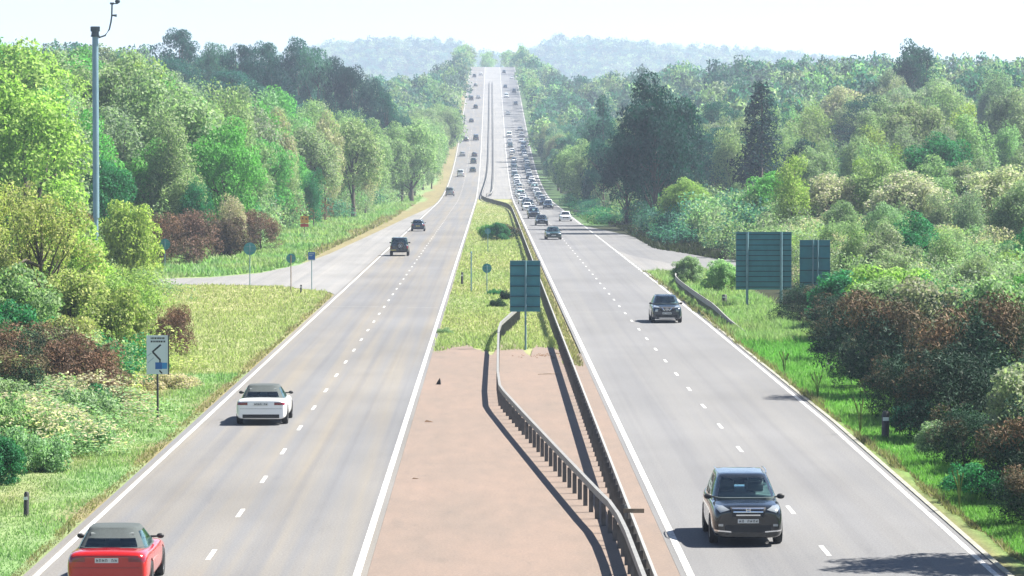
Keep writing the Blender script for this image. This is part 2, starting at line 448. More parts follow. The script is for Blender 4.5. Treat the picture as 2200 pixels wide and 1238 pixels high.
# markings (each line set is one painted sheet)
def dashes(b, x, y0, y1, first, wdt, ln=2.0, mod=9.0, dz=0.004):
    y = first
    while y < y1:
        if y >= y0:
            ya, yb = y, y + ln
            b.add([(x - wdt / 2, ya, rz(ya) + dz), (x + wdt / 2, ya, rz(ya) + dz), (x + wdt / 2, yb, rz(yb) + dz), (x - wdt / 2, yb, rz(yb) + dz)], [(0, 1, 2, 3)])
        y += mod
def line(b, fx, ys, wdt, dz=0.004):
    vs = []
    for y in ys: vs += [(fx(y) - wdt / 2, y, rz(y) + dz), (fx(y) + wdt / 2, y, rz(y) + dz)]
    b.add(vs, [(2 * i, 2 * i + 1, 2 * i + 3, 2 * i + 2) for i in range(len(ys) - 1)])
b = MB()
dashes(b, -6.28, 40, 1750, 40.6, 0.11); dashes(b, 7.57, 40, 1750, 41.3, 0.11)
line(b, lambda y: LE, yr(30, 1780), 0.13); line(b, lambda y: LI, yr(30, 1780), 0.16)
line(b, lambda y: RI, yr(30, 1780), 0.16); line(b, lambda y: right_edge(y) - 0.06, yr(30, 262), 0.13)
dashes(b, 11.55, 262, 440, 264, 0.2, 2.6, 4.2); line(b, lambda y: RE + 0.25, yr(440, 1780), 0.17)
tag(b.build('road_markings', M['paint']), 'worn white edge lines and lane dashes painted on both carriageways', kind='structure')
b = MB()
for y0, x0, x1 in ((203.5, -9.4, -6.6), (202, -4.9, -3.1), (196.5, 4.9, 7.2)):
    b.add([(x0, y0, 0.004), (x1, y0, 0.004), (x1, y0 + 0.5, 0.004), (x0, y0 + 0.5, 0.004)], [(0, 1, 2, 3)])
tag(b.build('road_patch', M['concrete']), 'pale sealed joints crossing the carriageways', kind='structure')

# ------------------------------------------------------------------ grass (stuff)
def grass(name, n, xr_, yrng, h, wd, label, reject=None, keep=None):
    x = RNG.uniform(*xr_, n)
    y = 1 / RNG.uniform(1 / yrng[1], 1 / yrng[0], n)       # denser close by, where it shows largest
    x = x + 0
    k = np.ones(n, bool)
    if keep is not None: k &= keep(x, y)
    x = x[k]; y = y[k]; n = len(x)
    cov = ground_cover(x, y)
    clump = vnoise(x, y * 0.6, 0.9)
    hh = h * (0.30 + 0.95 * clump ** 1.5) * RNG.uniform(0.6, 1.3, n) * np.clip(y / 110, 0.9, 1.6)
    ww = wd * RNG.uniform(0.7, 1.4, n) * np.clip(y / 110, 0.8, 2.6)
    if 'median' in label: hh = hh * np.where(y < 168, 1.9, 1.0)
    a = RNG.uniform(0, 2 * np.pi, n); z = ground_z(x, y)
    dx, dy = np.cos(a) * ww / 2, np.sin(a) * ww / 2
    lx, ly = RNG.normal(0, 0.45, n) * hh, RNG.normal(0, 0.45, n) * hh
    V = np.stack([np.stack([x - dx, y - dy, z - 0.02], 1), np.stack([x + dx, y + dy, z - 0.02], 1), np.stack([x + lx, y + ly, z + hh], 1)], 1).reshape(-1, 3)
    F = np.arange(3 * n).reshape(-1, 3)
    me = np_mesh(name, V, F); attr_color(me, 'col', np.repeat(cov * 1.2, 3, 0)); me.materials.append(M['grass'])
    return tag(link(bpy.data.objects.new(name, me)), label, 'grass', kind='stuff')
grass('grass', 170000, (11.55, 17), (62, 265), 0.25, 0.045, 'lush bright green verge grass beside the inbound carriageway',
      keep=lambda x, y: (x > 11.5 + 0.35 * vnoise(x, y, 2)) )
grass('grass', 230000, (-24, -10.1), (66, 239), 0.125, 0.045, 'pale green and straw coloured grass on the outbound verge',
      keep=lambda x, y: y < np.interp(x, [-60, -22, -17, -14.4, -12.2, -10.6, -10], [238.3, 238.8, 238.3, 235.8, 230.8, 225.8, 221.8]))
grass('grass', 60000, (-2.6, 3.9), (146, 640), 0.11, 0.05, 'rough yellow green grass growing on the median',
      keep=lambda x, y: y > 163 - 13 * vnoise(x, y * 0.2, 1.1) ** 2 - 9 * np.clip(np.abs(x - 0.3) - 2.2, 0, 1) * vnoise(x, y, 0.8))
grass('grass', 50000, (-34, -11), (252, 700), 0.30, 0.09, 'rough grass bank between slip road and trees',
      keep=lambda x, y: ((y > 285) & (x < -13.6 - 2.3 * np.clip((470 - y) / 200, 0, 1))) | ((y <= 285) & (x < -16.2) & (y > 250.5 + np.interp(x, [-60, -25, -20.5, -17.5, -15.6], [0, 1, 4.5, 13.5, 33]))))
grass('grass', 16000, (12.5, 20), (294, 560), 0.35, 0.09, 'rough grass under the trees beyond the side road',
      keep=lambda x, y: (x > 15.5 + 5.0 * np.clip((330 - y) / 40, 0, 1) ) | (y > 440))

# ------------------------------------------------------------------ leaf crowns
def leaves(C, N, size, aspect=0.55):
    n = len(C)
    t = RNG.normal(size=(n, 3)); t -= N * (t * N).sum(1, keepdims=True); t /= np.linalg.norm(t, axis=1, keepdims=True) + 1e-9
    bt = np.cross(N, t); s = (size * RNG.uniform(0.65, 1.35, n))[:, None]
    V = np.stack([C + t * s, C + bt * s * aspect, C - t * s, C - bt * s * aspect], 1).reshape(-1, 3)
    return V, np.arange(4 * n).reshape(-1, 4)

def unit(n, up=0.0):
    d = RNG.normal(size=(n, 3)); d[:, 2] += up; return d / np.linalg.norm(d, axis=1, keepdims=True)

def clump_leaves(cc, rr, per, size, flat=0.8, droop=0.0, tint=None, aspect=0.55, outb=0.8):
    Cs = []; Ns = []; T = []
    for i, (c, r) in enumerate(zip(cc, rr)):
        k = max(6, int(per * (r / np.mean(rr)) ** 2)); d = unit(k, 0.25)
        rad = r * RNG.uniform(0.35, 1.0, (k, 1)) ** 0.45
        p = d * rad; p[:, 2] *= flat; p[:, 2] -= droop * RNG.uniform(0, 1, k) ** 2 * r
        nn = d * outb + RNG.normal(size=(k, 3)) * 0.7; nn[:, 2] += 0.45; nn /= np.linalg.norm(nn, axis=1, keepdims=True)
        Cs.append(c + p); Ns.append(nn); T.append(np.full(k, 0.0 if tint is None else tint[i]) )
    C = np.concatenate(Cs); N = np.concatenate(Ns); T = np.concatenate(T)
    V, F = leaves(C, N, size, aspect)
    return V, F, np.repeat(T, 4)

def crown_mesh(name, parts, m='leaf'):
    V = np.concatenate([p[0] for p in parts]); F = []; o = 0
    for p in parts: F.append(p[1] + o); o += len(p[0])
    me = np_mesh(name, V, np.concatenate(F)); attr_float(me, 'tint', np.concatenate([p[2] for p in parts]))
    me.materials.append(M[m]); return me

def lump_points(n, rx, ry, rzv, zc, lo=0.55, hi=1.0, zmin=-0.75):
    out = []
    lob = unit(7); lr = RNG.uniform(0.75, 1.15, 7)
    while len(out) < n:
        d = unit(1, 0.2)[0]
        if d[2] < zmin: continue
        k = 0.8 + 0.28 * max((lob @ d) * lr) 
        r = RNG.uniform(lo, hi) * k
        out.append((d[0] * rx * r, d[1] * ry * r, zc + d[2] * rzv * r))
    return np.array(out)

def trunk_mesh(name, h, r, limbs, lean=0.3):
    b = MB(); pts = []
    bx, by = RNG.normal(0, lean, 2)
    for i in range(6):
        t = i / 5; pts.append((bx * t * t + RNG.normal(0, 0.05), by * t * t + RNG.normal(0, 0.05), h * t))
    b.tube(pts, [r * (1.25 - 0.25 * min(1, i)) * (1 - 0.8 * i / 5) for i in range(6)], 7)
    for c in limbs:
        t = RNG.uniform(0.25, 0.85); k = int(t * 5); p0 = Vector(pts[k]); p1 = Vector(c)
        if p1.z < p0.z: p0 = Vector(pts[max(1, k - 2)])
        md = p0.lerp(p1, 0.5) + Vector((RNG.normal(0, 0.15), RNG.normal(0, 0.15), RNG.uniform(-0.1, 0.3)))
        b.tube([p0, md, p1], [r * 0.38, r * 0.24, r * 0.08], 5, cap=False)
    me = b.mesh(name, M['bark'], True, 60); return me

PROTO = {}
def reg(kind, crown, trunk, h, wdt): PROTO.setdefault(kind, []).append((crown, trunk, h, wdt))

for i in range(3):   # oak like rounded trees, nominal 10 m
    cc = lump_points(70, 3.7, 3.7, 3.9, 5.9, zmin=-0.85); rr = RNG.uniform(0.75, 1.45, 70)
    reg('oak', crown_mesh('oak_crown', [clump_leaves(cc, rr, 210, 0.125)]), trunk_mesh('oak_trunk', 7.5, 0.26, cc[::5]), 10.0, 8.6)
for i in range(3):   # birch, narrow and feathery
    cc = lump_points(80, 2.3, 2.3, 4.5, 5.6, 0.35, 1.0, -0.95); rr = RNG.uniform(0.55, 1.0, 80)
    reg('birch', crown_mesh('birch_crown', [clump_leaves(cc, rr, 150, 0.105, 1.25, 1.1)]), trunk_mesh('birch_trunk', 9.2, 0.16, cc[::6]), 10.4, 5.8)
for i in range(2):   # pine
    cc = []; 
    for k in range(46):
        z = RNG.uniform(4.2, 9.6); m_ = 3.6 * (1.0 - ((z - 6.4) / 4.4) ** 2) ** 0.5 if abs(z - 6.4) < 4.3 else 0.4
        a = RNG.uniform(0, 6.28); q = m_ * RNG.uniform(0.3, 1.0); cc.append((q * math.cos(a), q * math.sin(a), z))
    cc = np.array(cc); rr = RNG.uniform(0.8, 1.35, 46)
    reg('pine', crown_mesh('pine_crown', [clump_leaves(cc, rr, 230, 0.13, 0.55, 0, None, 0.35)]), trunk_mesh('pine_trunk', 9.0, 0.25, cc[::4], 0.2), 10.2, 8.0)
for i in range(2):   # conical conifer
    cc = []; rr = []
    for k in range(110):
        z = 0.8 + 9.2 * (k / 110) ** 1.05; m_ = 2.5 * (1 - (z - 0.5) / 9.9) ** 0.85 + 0.1
        a = RNG.uniform(0, 6.28); q = m_ * RNG.uniform(0.5, 1.05); cc.append((q * math.cos(a), q * math.sin(a), z - 0.15 * q)); rr.append(0.35 + 0.28 * m_)
    reg('conifer', crown_mesh('conifer_crown', [clump_leaves(np.array(cc), np.array(rr), 75, 0.15, 0.6, 0.5, None, 0.35)]), trunk_mesh('conifer_trunk', 9.6, 0.22, [], 0.05), 10.2, 5.2)
for i in range(3):   # gorse: dense prickly dome with browned tips, nominal 3 m
    cc = lump_points(85, 1.8, 1.8, 1.6, 1.15, 0.45, 1.05, -0.65); rr = RNG.uniform(0.26, 0.62, 85)
    bn = vnoise(cc[:, 0] + i * 9, cc[:, 1] + 3 * cc[:, 2], 0.9)
    tint = 0.78 * np.clip((bn - 0.56) * 4, 0, 1) * np.clip((cc[:, 2] - 1.0) / 0.9, 0, 1)
    reg('gorse', crown_mesh('gorse_crown', [clump_leaves(cc, rr, 190, 0.070, 0.9, 0, tint, 0.22, 0.6)], 'leaf_dark'), trunk_mesh('gorse_stem', 1.6, 0.09, cc[::8], 0.15), 3.0, 4.0)
for i in range(2):   # leafy shrub, nominal 3 m
    cc = lump_points(95, 1.6, 1.6, 1.5, 1.35, 0.4, 1.0, -0.8); rr = RNG.uniform(0.3, 0.55, 95)
    reg('shrub', crown_mesh('shrub_crown', [clump_leaves(cc, rr, 170, 0.062)]), trunk_mesh('shrub_stem', 2.0, 0.07, cc[::5], 0.2), 3.0, 3.7)
for i in range(2):   # low bramble mound, nominal 1.2 m
    cc = lump_points(75, 1.6, 1.6, 0.75, 0.35, 0.4, 1.0, -0.35); rr = RNG.uniform(0.22, 0.42, 75)
    reg('bramble', crown_mesh('bramble_crown', [clump_leaves(cc, rr, 170, 0.046)]), None, 1.2, 3.6)
for i in range(1):   # open young tree with visible branches, nominal 8 m
    cc = lump_points(75, 2.9, 2.9, 3.3, 4.6, 0.35, 1.0, -0.9); rr = RNG.uniform(0.35, 0.75, 75)
    b_ = trunk_mesh('open_trunk', 6.6, 0.17, cc[::2], 0.4)
    reg('open', crown_mesh('open_crown', [clump_leaves(cc, rr, 150, 0.075, 1.0, 0.3)]), b_, 8.0, 6.6)

COLS = {'sage': (0.235, 0.315, 0.180), 'lime': (0.260, 0.345, 0.105), 'emerald': (0.036, 0.175, 0.082), 'bright': (0.115, 0.300, 0.085),
        'teal': (0.018, 0.092, 0.080), 'deep': (0.008, 0.052, 0.050), 'tan': (0.410, 0.370, 0.275), 'brown': (0.130, 0.085, 0.062),
        'yellow': (0.320, 0.350, 0.140), 'mint': (0.225, 0.350, 0.195), 'gorse': (0.022, 0.054, 0.034), 'grey': (0.225, 0.270, 0.195), 'bluegreen': (0.060, 0.170, 0.140)}
KINDNAME = {'oak': 'oak_tree', 'birch': 'birch_tree', 'pine': 'pine_tree', 'conifer': 'conifer_tree', 'gorse': 'gorse_bush', 'shrub': 'leafy_shrub', 'bramble': 'bramble_mound', 'open': 'young_tree'}
CATNAME = {'oak': 'tree', 'birch': 'tree', 'pine': 'tree', 'conifer': 'tree', 'gorse': 'bush', 'shrub': 'shrub', 'bramble': 'bush', 'open': 'tree'}
PLANTS = []
def plant(kind, col, x, y, h, wdt, label=None, group=None, sink=0.15, zone=None):
    crown, trunk, h0, w0 = PROTO[kind][int(RNG.integers(len(PROTO[kind])))]
    c = np.array(COLS[col] if isinstance(col, str) else col) * RNG.uniform(0.85, 1.15) * (1 + RNG.normal(0, 0.05, 3))
    t = empty(KINDNAME[kind], (x, y, gz(x, y) - sink), RNG.uniform(0, 6.28))
    t.scale = (wdt / w0, wdt / w0, h / h0)
    o = link(bpy.data.objects.new('crown', crown), t); o.color = (*c, 1)
    if trunk is not None: link(bpy.data.objects.new('trunk' if CATNAME[kind] == 'tree' else 'stem', trunk), t)
    tag(t, label, CATNAME[kind], group)
    PLANTS.append((t, kind, col, x, y, h, zone, label))
    return t

# ---- plants one can point at, left of the road
plant('open', 'yellow', -19.7, 152, 8.6, 5.9, 'tall yellow green open tree with dark branches showing, in front of the mast')
plant('shrub', 'yellow', -15.3, 141, 3.9, 3.6, 'rounded yellow green bush between the open tree and the white direction sign')
plant('shrub', 'yellow', -20.9, 176, 3.4, 5.0, 'broad yellow bush hiding the foot of the camera mast')
plant('shrub', 'lime', -22.6, 182, 6.2, 6.2, 'lime green bush at the picture edge behind the open tree')
plant('gorse', 'brown', -14.6, 124, 2.7, 3.6, 'brown withered gorse below the yellow green bush')
plant('gorse', 'gorse', -15.9, 127, 3.0, 3.4, 'dark gorse with brown tips beside the withered brown one')
plant('gorse', 'brown', -13.2, 119, 1.7, 2.0, 'small brown gorse at the grass edge left of the white direction sign')
plant('gorse', 'brown', -14.2, 152, 2.6, 2.4, 'reddish brown gorse right behind the white direction sign')
plant('bramble', 'mint', -13.6, 112, 1.5, 3.6, 'mint green bramble mound below the brown gorse')
plant('bramble', 'mint', -12.9, 106, 1.2, 3.2, 'low pale green bramble mound on the near verge slope')
plant('bramble', 'sage', -13.3, 99, 1.3, 3.0, 'sage bramble mound by the straw coloured patch')
plant('shrub', 'emerald', -13.5, 95, 1.6, 1.8, 'dark emerald bush at the picture edge low on the verge')
plant('bramble', 'mint', -14.4, 104, 1.9, 3.4, 'pale green bramble mound at the picture edge above the dark bush')
plant('bramble', 'emerald', -13.6, 117, 1.3, 2.6, 'deep green bramble patch under the dark gorse')
plant('bramble', 'tan', -12.7, 134, 0.7, 3.4, 'straw coloured dead bramble behind the white direction sign post')
plant('shrub', 'lime', -17.4, 163, 3.5, 3.6, 'lime green shrub right of the open tree below the mast')
plant('shrub', 'lime', -24.6, 236, 6.2, 5.0, 'lime green shrub at the far end of the yellow grass')
for a in [('open', 'yellow', -23.2, 158, 8.8, 6.4, 'tall yellow green tree at the picture edge left of the open one'), ('shrub', 'yellow', -17.9, 148, 4.4, 4.6, 'dense yellow green bush at the foot of the open tree'),
          ('shrub', 'sage', -19.6, 141, 4.8, 5.2, 'tangled sage bush under the open tree'), ('shrub', 'emerald', -18.6, 134, 3.6, 4.2, 'dark emerald bush at the picture edge below the open tree'),
          ('gorse', 'brown', -17.6, 130, 2.9, 4.0, 'brown gorse at the picture edge left of the dark brown tipped one'), ('shrub', 'yellow', -16.3, 133, 3.1, 3.4, 'yellow bush standing behind the withered brown gorse'),
          ('gorse', 'gorse', -16.6, 119, 2.6, 3.6, 'dark gorse at the picture edge over the mint bramble'), ('shrub', 'sage', -15.9, 112, 2.1, 3.2, 'sage shrub at the picture edge behind the mint bramble')]:
    plant(*a)
# near belt behind the slip road mouth
for a in [('gorse', 'brown', -26.5, 272, 4.6, 4.8, 'dark brown bush behind the round sign by the mast'),
          ('gorse', 'brown', -24.8, 285, 4.8, 5.5, 'brown bush standing right of the round sign by the mast'),
          ('shrub', 'emerald', -27.8, 262, 4.2, 4.0, 'dark green bush left of the round sign by the mast'),
          ('shrub', 'brown', -22.6, 300, 3.8, 4.2, 'brown shrub above the round sign on the grass tip'),
          ('gorse', 'brown', -21.6, 325, 4.0, 4.6, 'brown gorse near the orange sign'),
          ('birch', 'emerald', -26.0, 305, 7.6, 3.4, 'narrow emerald tree between the two brown bushes'),
          ('oak', 'bright', -35.5, 300, 12.5, 8.0, 'bright green tree just left of the mast'),
          ('oak', 'emerald', -31.5, 282, 9.0, 6.5, 'dark emerald round tree just right of the mast'),
          ('oak', 'emerald', -36.8, 276, 9.4, 6.5, 'dark green round tree left behind the mast'),
          ('oak', 'bright', -31.0, 315, 9.8, 6.8, 'bright green tree right of the mast above the emerald one'),
          ('birch', 'tan', -23.3, 312, 5.6, 3.2, 'thin pinkish bare birch above the brown bushes'),
          ('oak', 'tan', -26.4, 420, 13.6, 6.5, 'pinkish tan tree high in the left wood'),
          ('oak', 'tan', -22.5, 470, 14.0, 6.0, 'tan leaved tree right of the pinkish one'),
          ('birch', 'tan', -18.8, 520, 12.0, 5.0, 'tall tan tree near the end of the left wood'),
          ('birch', 'emerald', -21.5, 420, 7.4, 3.0, 'small emerald tree at the foot of the left wood')]:
    plant(*a)

for x, y, zt, wd, c, lab in ((-60.6, 680, 33.8, 10.5, 'teal', 'highest dark teal pine on the left skyline'), (-54.0, 690, 31.4, 10, 'bluegreen', 'blue green pine just right of the highest skyline pine'),
                             (-49.5, 676, 30.6, 9.5, 'deep', 'dark pine in the dip of the left skyline'), (-45.0, 700, 31.9, 10, 'teal', 'teal pine left of the twin topped skyline pine'),
                             (-38.4, 700, 32.9, 10.5, 'teal', 'second highest teal pine on the left skyline'), (-34.5, 690, 30.6, 9, 'bluegreen', 'blue green pine where the left skyline starts to fall'),
                             (-31.0, 690, 28.8, 9.5, 'deep', 'dark pine on the falling left skyline'), (-27.2, 684, 26.6, 9, 'deep', 'darkest pine halfway down the falling left skyline'),
                             (-24.0, 690, 24.4, 8, 'teal', 'teal pine low on the falling left skyline'), (-20.8, 690, 21.5, 7.5, 'teal', 'lowest but one teal pine on the falling skyline'),
                             (-18.3, 716, 18.2, 6.5, 'bluegreen', 'lowest blue green pine beside the outbound lanes'), (-42.0, 660, 27.0, 9, 'deep', 'dark pine standing in front of the skyline pines')):
    plant('pine', c, x, y, zt - gz(x, y), wd, lab, 'pines on the left ridge')

# ---- plants one can point at, right of the road
for a in [('gorse', 'gorse', 16.6, 186, 2.3, 3.4, 'dark gorse right in front of the narrower sign board'),
          ('shrub', 'emerald', 18.4, 178, 3.3, 5.0, 'wide emerald shrub right of the narrower sign board'),
          ('gorse', 'gorse', 16.9, 166, 2.6, 4.2, 'dark gorse just below the two sign boards'),
          ('gorse', 'gorse', 15.8, 150, 3.2, 4.2, 'dark gorse with pale twigs above the tall brown tipped one'),
          ('gorse', 'gorse', 14.9, 128, 4.2, 5.0, 'tall gorse with a big orange brown top'),
          ('gorse', 'gorse', 14.3, 132, 2.4, 2.6, 'small grey brown gorse leaning towards the kerb'),
          ('gorse', 'gorse', 16.0, 116, 4.6, 5.0, 'big dark gorse with golden tips at the picture edge'),
          ('gorse', 'gorse', 14.6, 109, 3.3, 4.2, 'dark gorse behind the short verge post'),
          ('shrub', 'sage', 18.6, 128, 4.8, 4.8, 'sage shrub at the picture edge above the golden one'),
          ('shrub', 'grey', 15.6, 98, 3.4, 3.8, 'grey green shrub at the picture edge level with the large black car'),
          ('gorse', 'gorse', 14.2, 90, 3.0, 3.6, 'low dark gorse at the lower picture edge'),
          ('gorse', 'gorse', 14.6, 82, 2.4, 3.2, 'dark gorse in the lower corner beside the lush grass'),
          ('shrub', 'teal', 13.7, 112, 1.3, 1.7, 'small pale shrub around the short verge post'),
          ('shrub', 'grey', 13.4, 103, 1.3, 1.8, 'small grey green shrub right of the short verge post'),
          ('bramble', 'emerald', 13.0, 92, 0.9, 2.4, 'low emerald bramble spilling over the lush grass'),
          ('shrub', 'sage', 13.6, 240, 2.2, 2.6, 'pale sage shrub at the end of the verge guard rail'),
          ('shrub', 'mint', 15.2, 226, 2.4, 3.0, 'mint green shrub left of the wide sign board'),
          ('oak', 'deep', 18.4, 391, 15.5, 9.0, 'dark tree at the front of the huge dark one'),
          ('oak', 'lime', 20.8, 370, 6.4, 6.2, 'rounded yellow green tree at the foot of the big dark tree'),
          ('oak', 'bright', 27.5, 335, 7.2, 7.0, 'bright green tree above the wide sign board'),
          ('oak', 'bright', 31.5, 318, 6.0, 6.0, 'bright green bushy tree above the narrower sign board'),
          ('oak', 'deep', 19.6, 412, 17.6, 10.5, 'huge dark broadleaf tree shading the inbound carriageway'),
          ('oak', 'deep', 16.9, 432, 12.0, 8.0, 'dark tree joined to the road side of the huge dark one'),
          ('oak', 'deep', 23.6, 436, 15.0, 8.0, 'dark tree joined to the far side of the huge dark one'),
          ('conifer', 'deep', 33.6, 432, 18.0, 8.8, 'tall dark blue green conifer standing alone in the right wood'),
          ('conifer', 'teal', 12.9 + 5.2, 560, 19.0, 7.4, 'dark teal conifer nearest the inbound queue'),
          ('pine', 'teal', 16.2, 500, 11.5, 6.0, 'teal pine between the queue and the huge dark tree'),
          ('oak', 'bluegreen', 18.6, 610, 16.0, 8.0, 'blue green tree behind the conifer by the queue'),
          ('oak', 'deep', 40.5, 446, 9.5, 8.0, 'dark tree right of the lone dark conifer'),
          ('oak', 'tan', 35.0, 290, 7.5, 8.5, 'pink tan tree above the narrower sign board'),
          ('oak', 'tan', 42.0, 282, 8.0, 9.5, 'pale pink tan tree at the right picture edge'),
          ('oak', 'tan', 29.5, 300, 7.2, 7.5, 'pinkish tan tree behind the bright green one'),
          ('oak', 'tan', 63.0, 620, 13.0, 12, 'tan tree high on the right hand slope'),
          ('oak', 'emerald', 45.0, 352, 10.4, 9.0, 'emerald tree at the right picture edge'),
          ('oak', 'deep', 43.2, 302, 7.4, 5.6, 'dark tree at the right picture edge over the pink tan ones'),
          ('oak', 'teal', 78, 640, 19, 10, 'dark teal tree on the right hand skyline'),
          ('pine', 'teal', 40, 600, 16, 9, 'teal pine behind the lone dark conifer'),
          ('oak', 'teal', 46, 590, 15, 9, 'dark teal tree right of the lone dark conifer higher up')]:
    plant(*a)
for a in [('shrub', 'sage', 17.9, 158, 3.7, 5.0, 'sage green shrub behind the one with pale twigs'), ('shrub', 'grey', 17.6, 140, 4.3, 5.0, 'grey green shrub behind the tall orange topped one'),
          ('shrub', 'lime', 19.2, 168, 3.9, 5.5, 'wide lime green shrub rising behind the sign boards bushes'), ('gorse', 'gorse', 17.6, 104, 4.4, 4.8, 'tall dark gorse at the picture edge behind the short stout post'),
          ('gorse', 'gorse', 13.9, 118, 2.4, 2.8, 'dark gorse at the front between the orange topped and the golden one'), ('gorse', 'gorse', 16.9, 94, 3.9, 4.6, 'tall dark gorse at the picture edge above the lower corner'),
          ('gorse', 'gorse', 13.7, 100, 2.0, 2.4, 'knee high dark gorse nearest the kerb'), ('gorse', 'gorse', 13.3, 84, 1.6, 2.2, 'small dark gorse in the lower corner nearest the kerb'), ('gorse', 'gorse', 16.4, 86, 3.6, 4.2, 'tall dark gorse in the lower corner')]:
    plant(*a)
plant('oak', 'sage', 14.9, 76.3, 8.6, 5.0, 'roadside tree just off the lower corner, casting shade on the lane')

# shrubs on the median
plant('shrub', 'emerald', 0.6, 362, 2.1, 3.4, 'dark green bush on the median beyond the small round sign')
plant('gorse', 'gorse', 1.9, 366, 1.9, 3.0, 'dark prickly bush joined to the median bush')
plant('shrub', 'bright', -0.6, 370, 1.7, 1.9, 'light green bush on the median behind the dark pair')
plant('bramble', 'gorse', 0.35, 205, 0.6, 1.3, 'dark weed clump left of the median sign board')
plant('bramble', 'emerald', 0.30, 222, 0.5, 1.5, 'flat dark weed patch beyond the median sign board')
plant('bramble', 'gorse', 0.95, 215, 0.7, 1.0, 'small dark weed clump touching the median sign board')
plant('bramble', 'sage', -2.35, 174, 0.45, 1.1, 'low pale weed beside the outbound edge line')

# ---- wood belts: many separate trees
def belt(side, rows, zone):
    for (y0, y1, n, lat0, lat1, h0, h1, mix) in rows:
        ks = list(mix)
        for i in range(n):
            y = y0 + (y1 - y0) * (i + RNG.uniform(0.1, 0.9)) / n
            lat = RNG.uniform(lat0, lat1)
            k, c = ks[int(RNG.integers(len(ks)))]
            h = RNG.uniform(h0, h1)
            if side > 0 and 300 < y < 432 and abs((lat + 0.7) / y * 7450 - 585) < 75: h = min(h, 5.2)      # keeps the lone conifer in view
            wd = h * RNG.uniform(0.62, 0.85) if k in ('oak', 'pine') else h * RNG.uniform(0.45, 0.6)
            plant(k, c, side * lat + 0.7, y, h, wd, zone=zone)
S = [('birch', 'sage')] * 3 + [('birch', 'mint'), ('oak', 'sage'), ('oak', 'sage'), ('birch', 'grey'), ('oak', 'bright'), ('birch', 'lime')]
NEAR_L = [('birch', 'lime'), ('oak', 'lime'), ('oak', 'bright'), ('birch', 'sage'), ('oak', 'sage'), ('birch', 'grey')]
PINES = [('pine', 'teal')] * 3 + [('pine', 'bluegreen'), ('oak', 'bluegreen'), ('pine', 'deep')]
belt(-1, [(255, 330, 11, 33, 46, 11, 15, NEAR_L), (300, 400, 22, 38, 62, 16.5, 20.5, NEAR_L + S),
          (300, 480, 18, 24.5, 30, 8, 13, S), (330, 500, 24, 28, 42, 13, 17, S), (480, 660, 30, 19.5, 33, 12, 16.5, S),
          (640, 760, 20, 15.5, 22, 12, 15.5, S[:6]), (740, 1010, 32, 13.2, 18, 11, 15, S[:6]), (400, 560, 18, 40, 66, 15, 19, S)], 'left')
belt(-1, [(620, 800, 22, 33, 62, 14.5, 18.5, PINES), (620, 760, 8, 25, 40, 15, 18, PINES), (680, 820, 6, 20, 29, 14, 17, PINES)], 'left ridge')
SR = [('birch', 'sage')] * 2 + [('oak', 'sage')] * 2 + [('birch', 'mint'), ('oak', 'grey'), ('birch', 'grey'), ('birch', 'lime')]
belt(1, [(240, 292, 15, 26, 46, 5.2, 7.6, SR), (296, 350, 20, 24, 54, 6.5, 9, SR), (345, 430, 26, 28, 66, 9, 12, SR), (420, 520, 24, 30, 78, 10, 14, SR),
         (520, 640, 24, 32, 96, 10, 14, SR), (190, 240, 14, 20, 33, 3.6, 5.4, SR + [('oak', 'emerald')]), (150, 195, 6, 20, 26, 3.4, 5, [('oak', 'emerald'), ('oak', 'bright'), ('oak', 'sage')]),
         (470, 640, 28, 17, 34, 10, 15, SR[:3] + [('pine', 'teal')] * 3 + [('oak', 'teal'), ('oak', 'bluegreen')]), (560, 690, 16, 14.2, 17, 6, 11, SR + [('oak', 'teal')] * 4), (680, 980, 36, 13.2, 19, 8, 13, SR + [('oak', 'bluegreen')] * 4)], 'right')
belt(1, [(560, 700, 14, 40, 110, 12, 15, [('pine', 'teal'), ('pine', 'bluegreen'), ('oak', 'bluegreen')] + SR[:3])], 'right slope')

ORD = ['first', 'second', 'third', 'fourth', 'fifth', 'sixth', 'seventh', 'eighth', 'ninth', 'tenth', 'eleventh', 'twelfth', 'thirteenth', 'fourteenth', 'fifteenth', 'sixteenth',
       'seventeenth', 'eighteenth', 'nineteenth', 'twentieth', 'twenty-first', 'twenty-second', 'twenty-third', 'twenty-fourth', 'twenty-fifth', 'twenty-sixth', 'twenty-seventh',
       'twenty-eighth', 'twenty-ninth', 'thirtieth', 'thirty-first', 'thirty-second', 'thirty-third', 'thirty-fourth', 'thirty-fifth', 'thirty-sixth', 'thirty-seventh', 'thirty-eighth']
CW = {'sage': 'sage green', 'lime': 'lime green', 'emerald': 'emerald', 'bright': 'bright green', 'teal': 'dark teal', 'deep': 'blackish green', 'tan': 'tan', 'mint': 'pale mint', 'grey': 'grey green', 'bluegreen': 'blue green'}
KW = {'oak': 'round topped tree', 'birch': 'feathery birch', 'pine': 'pine', 'conifer': 'conifer'}
ZW = {'left': ('behind the slip road, counted from the camera mast', 'trees of the left wood'), 'left ridge': ('on the left skyline, counted from the camera mast', 'pines on the left ridge'),
      'right': ('of the right wood, counted from the wide sign board', 'trees of the right wood'), 'right slope': ('high on the right slope past the sign boards', 'trees high on the right slope')}
cnt = {}
for (t, k, c, x, y, h, zone, lab) in sorted([p for p in PLANTS if p[6]], key=lambda p: p[4]):
    key = (zone, k, c); i = cnt[key] = cnt.get(key, -1) + 1
    t['label'] = f"{ORD[min(i, len(ORD) - 1)]} {CW[c]} {KW[k]} {ZW[zone][0]}"; t['group'] = ZW[zone][1]

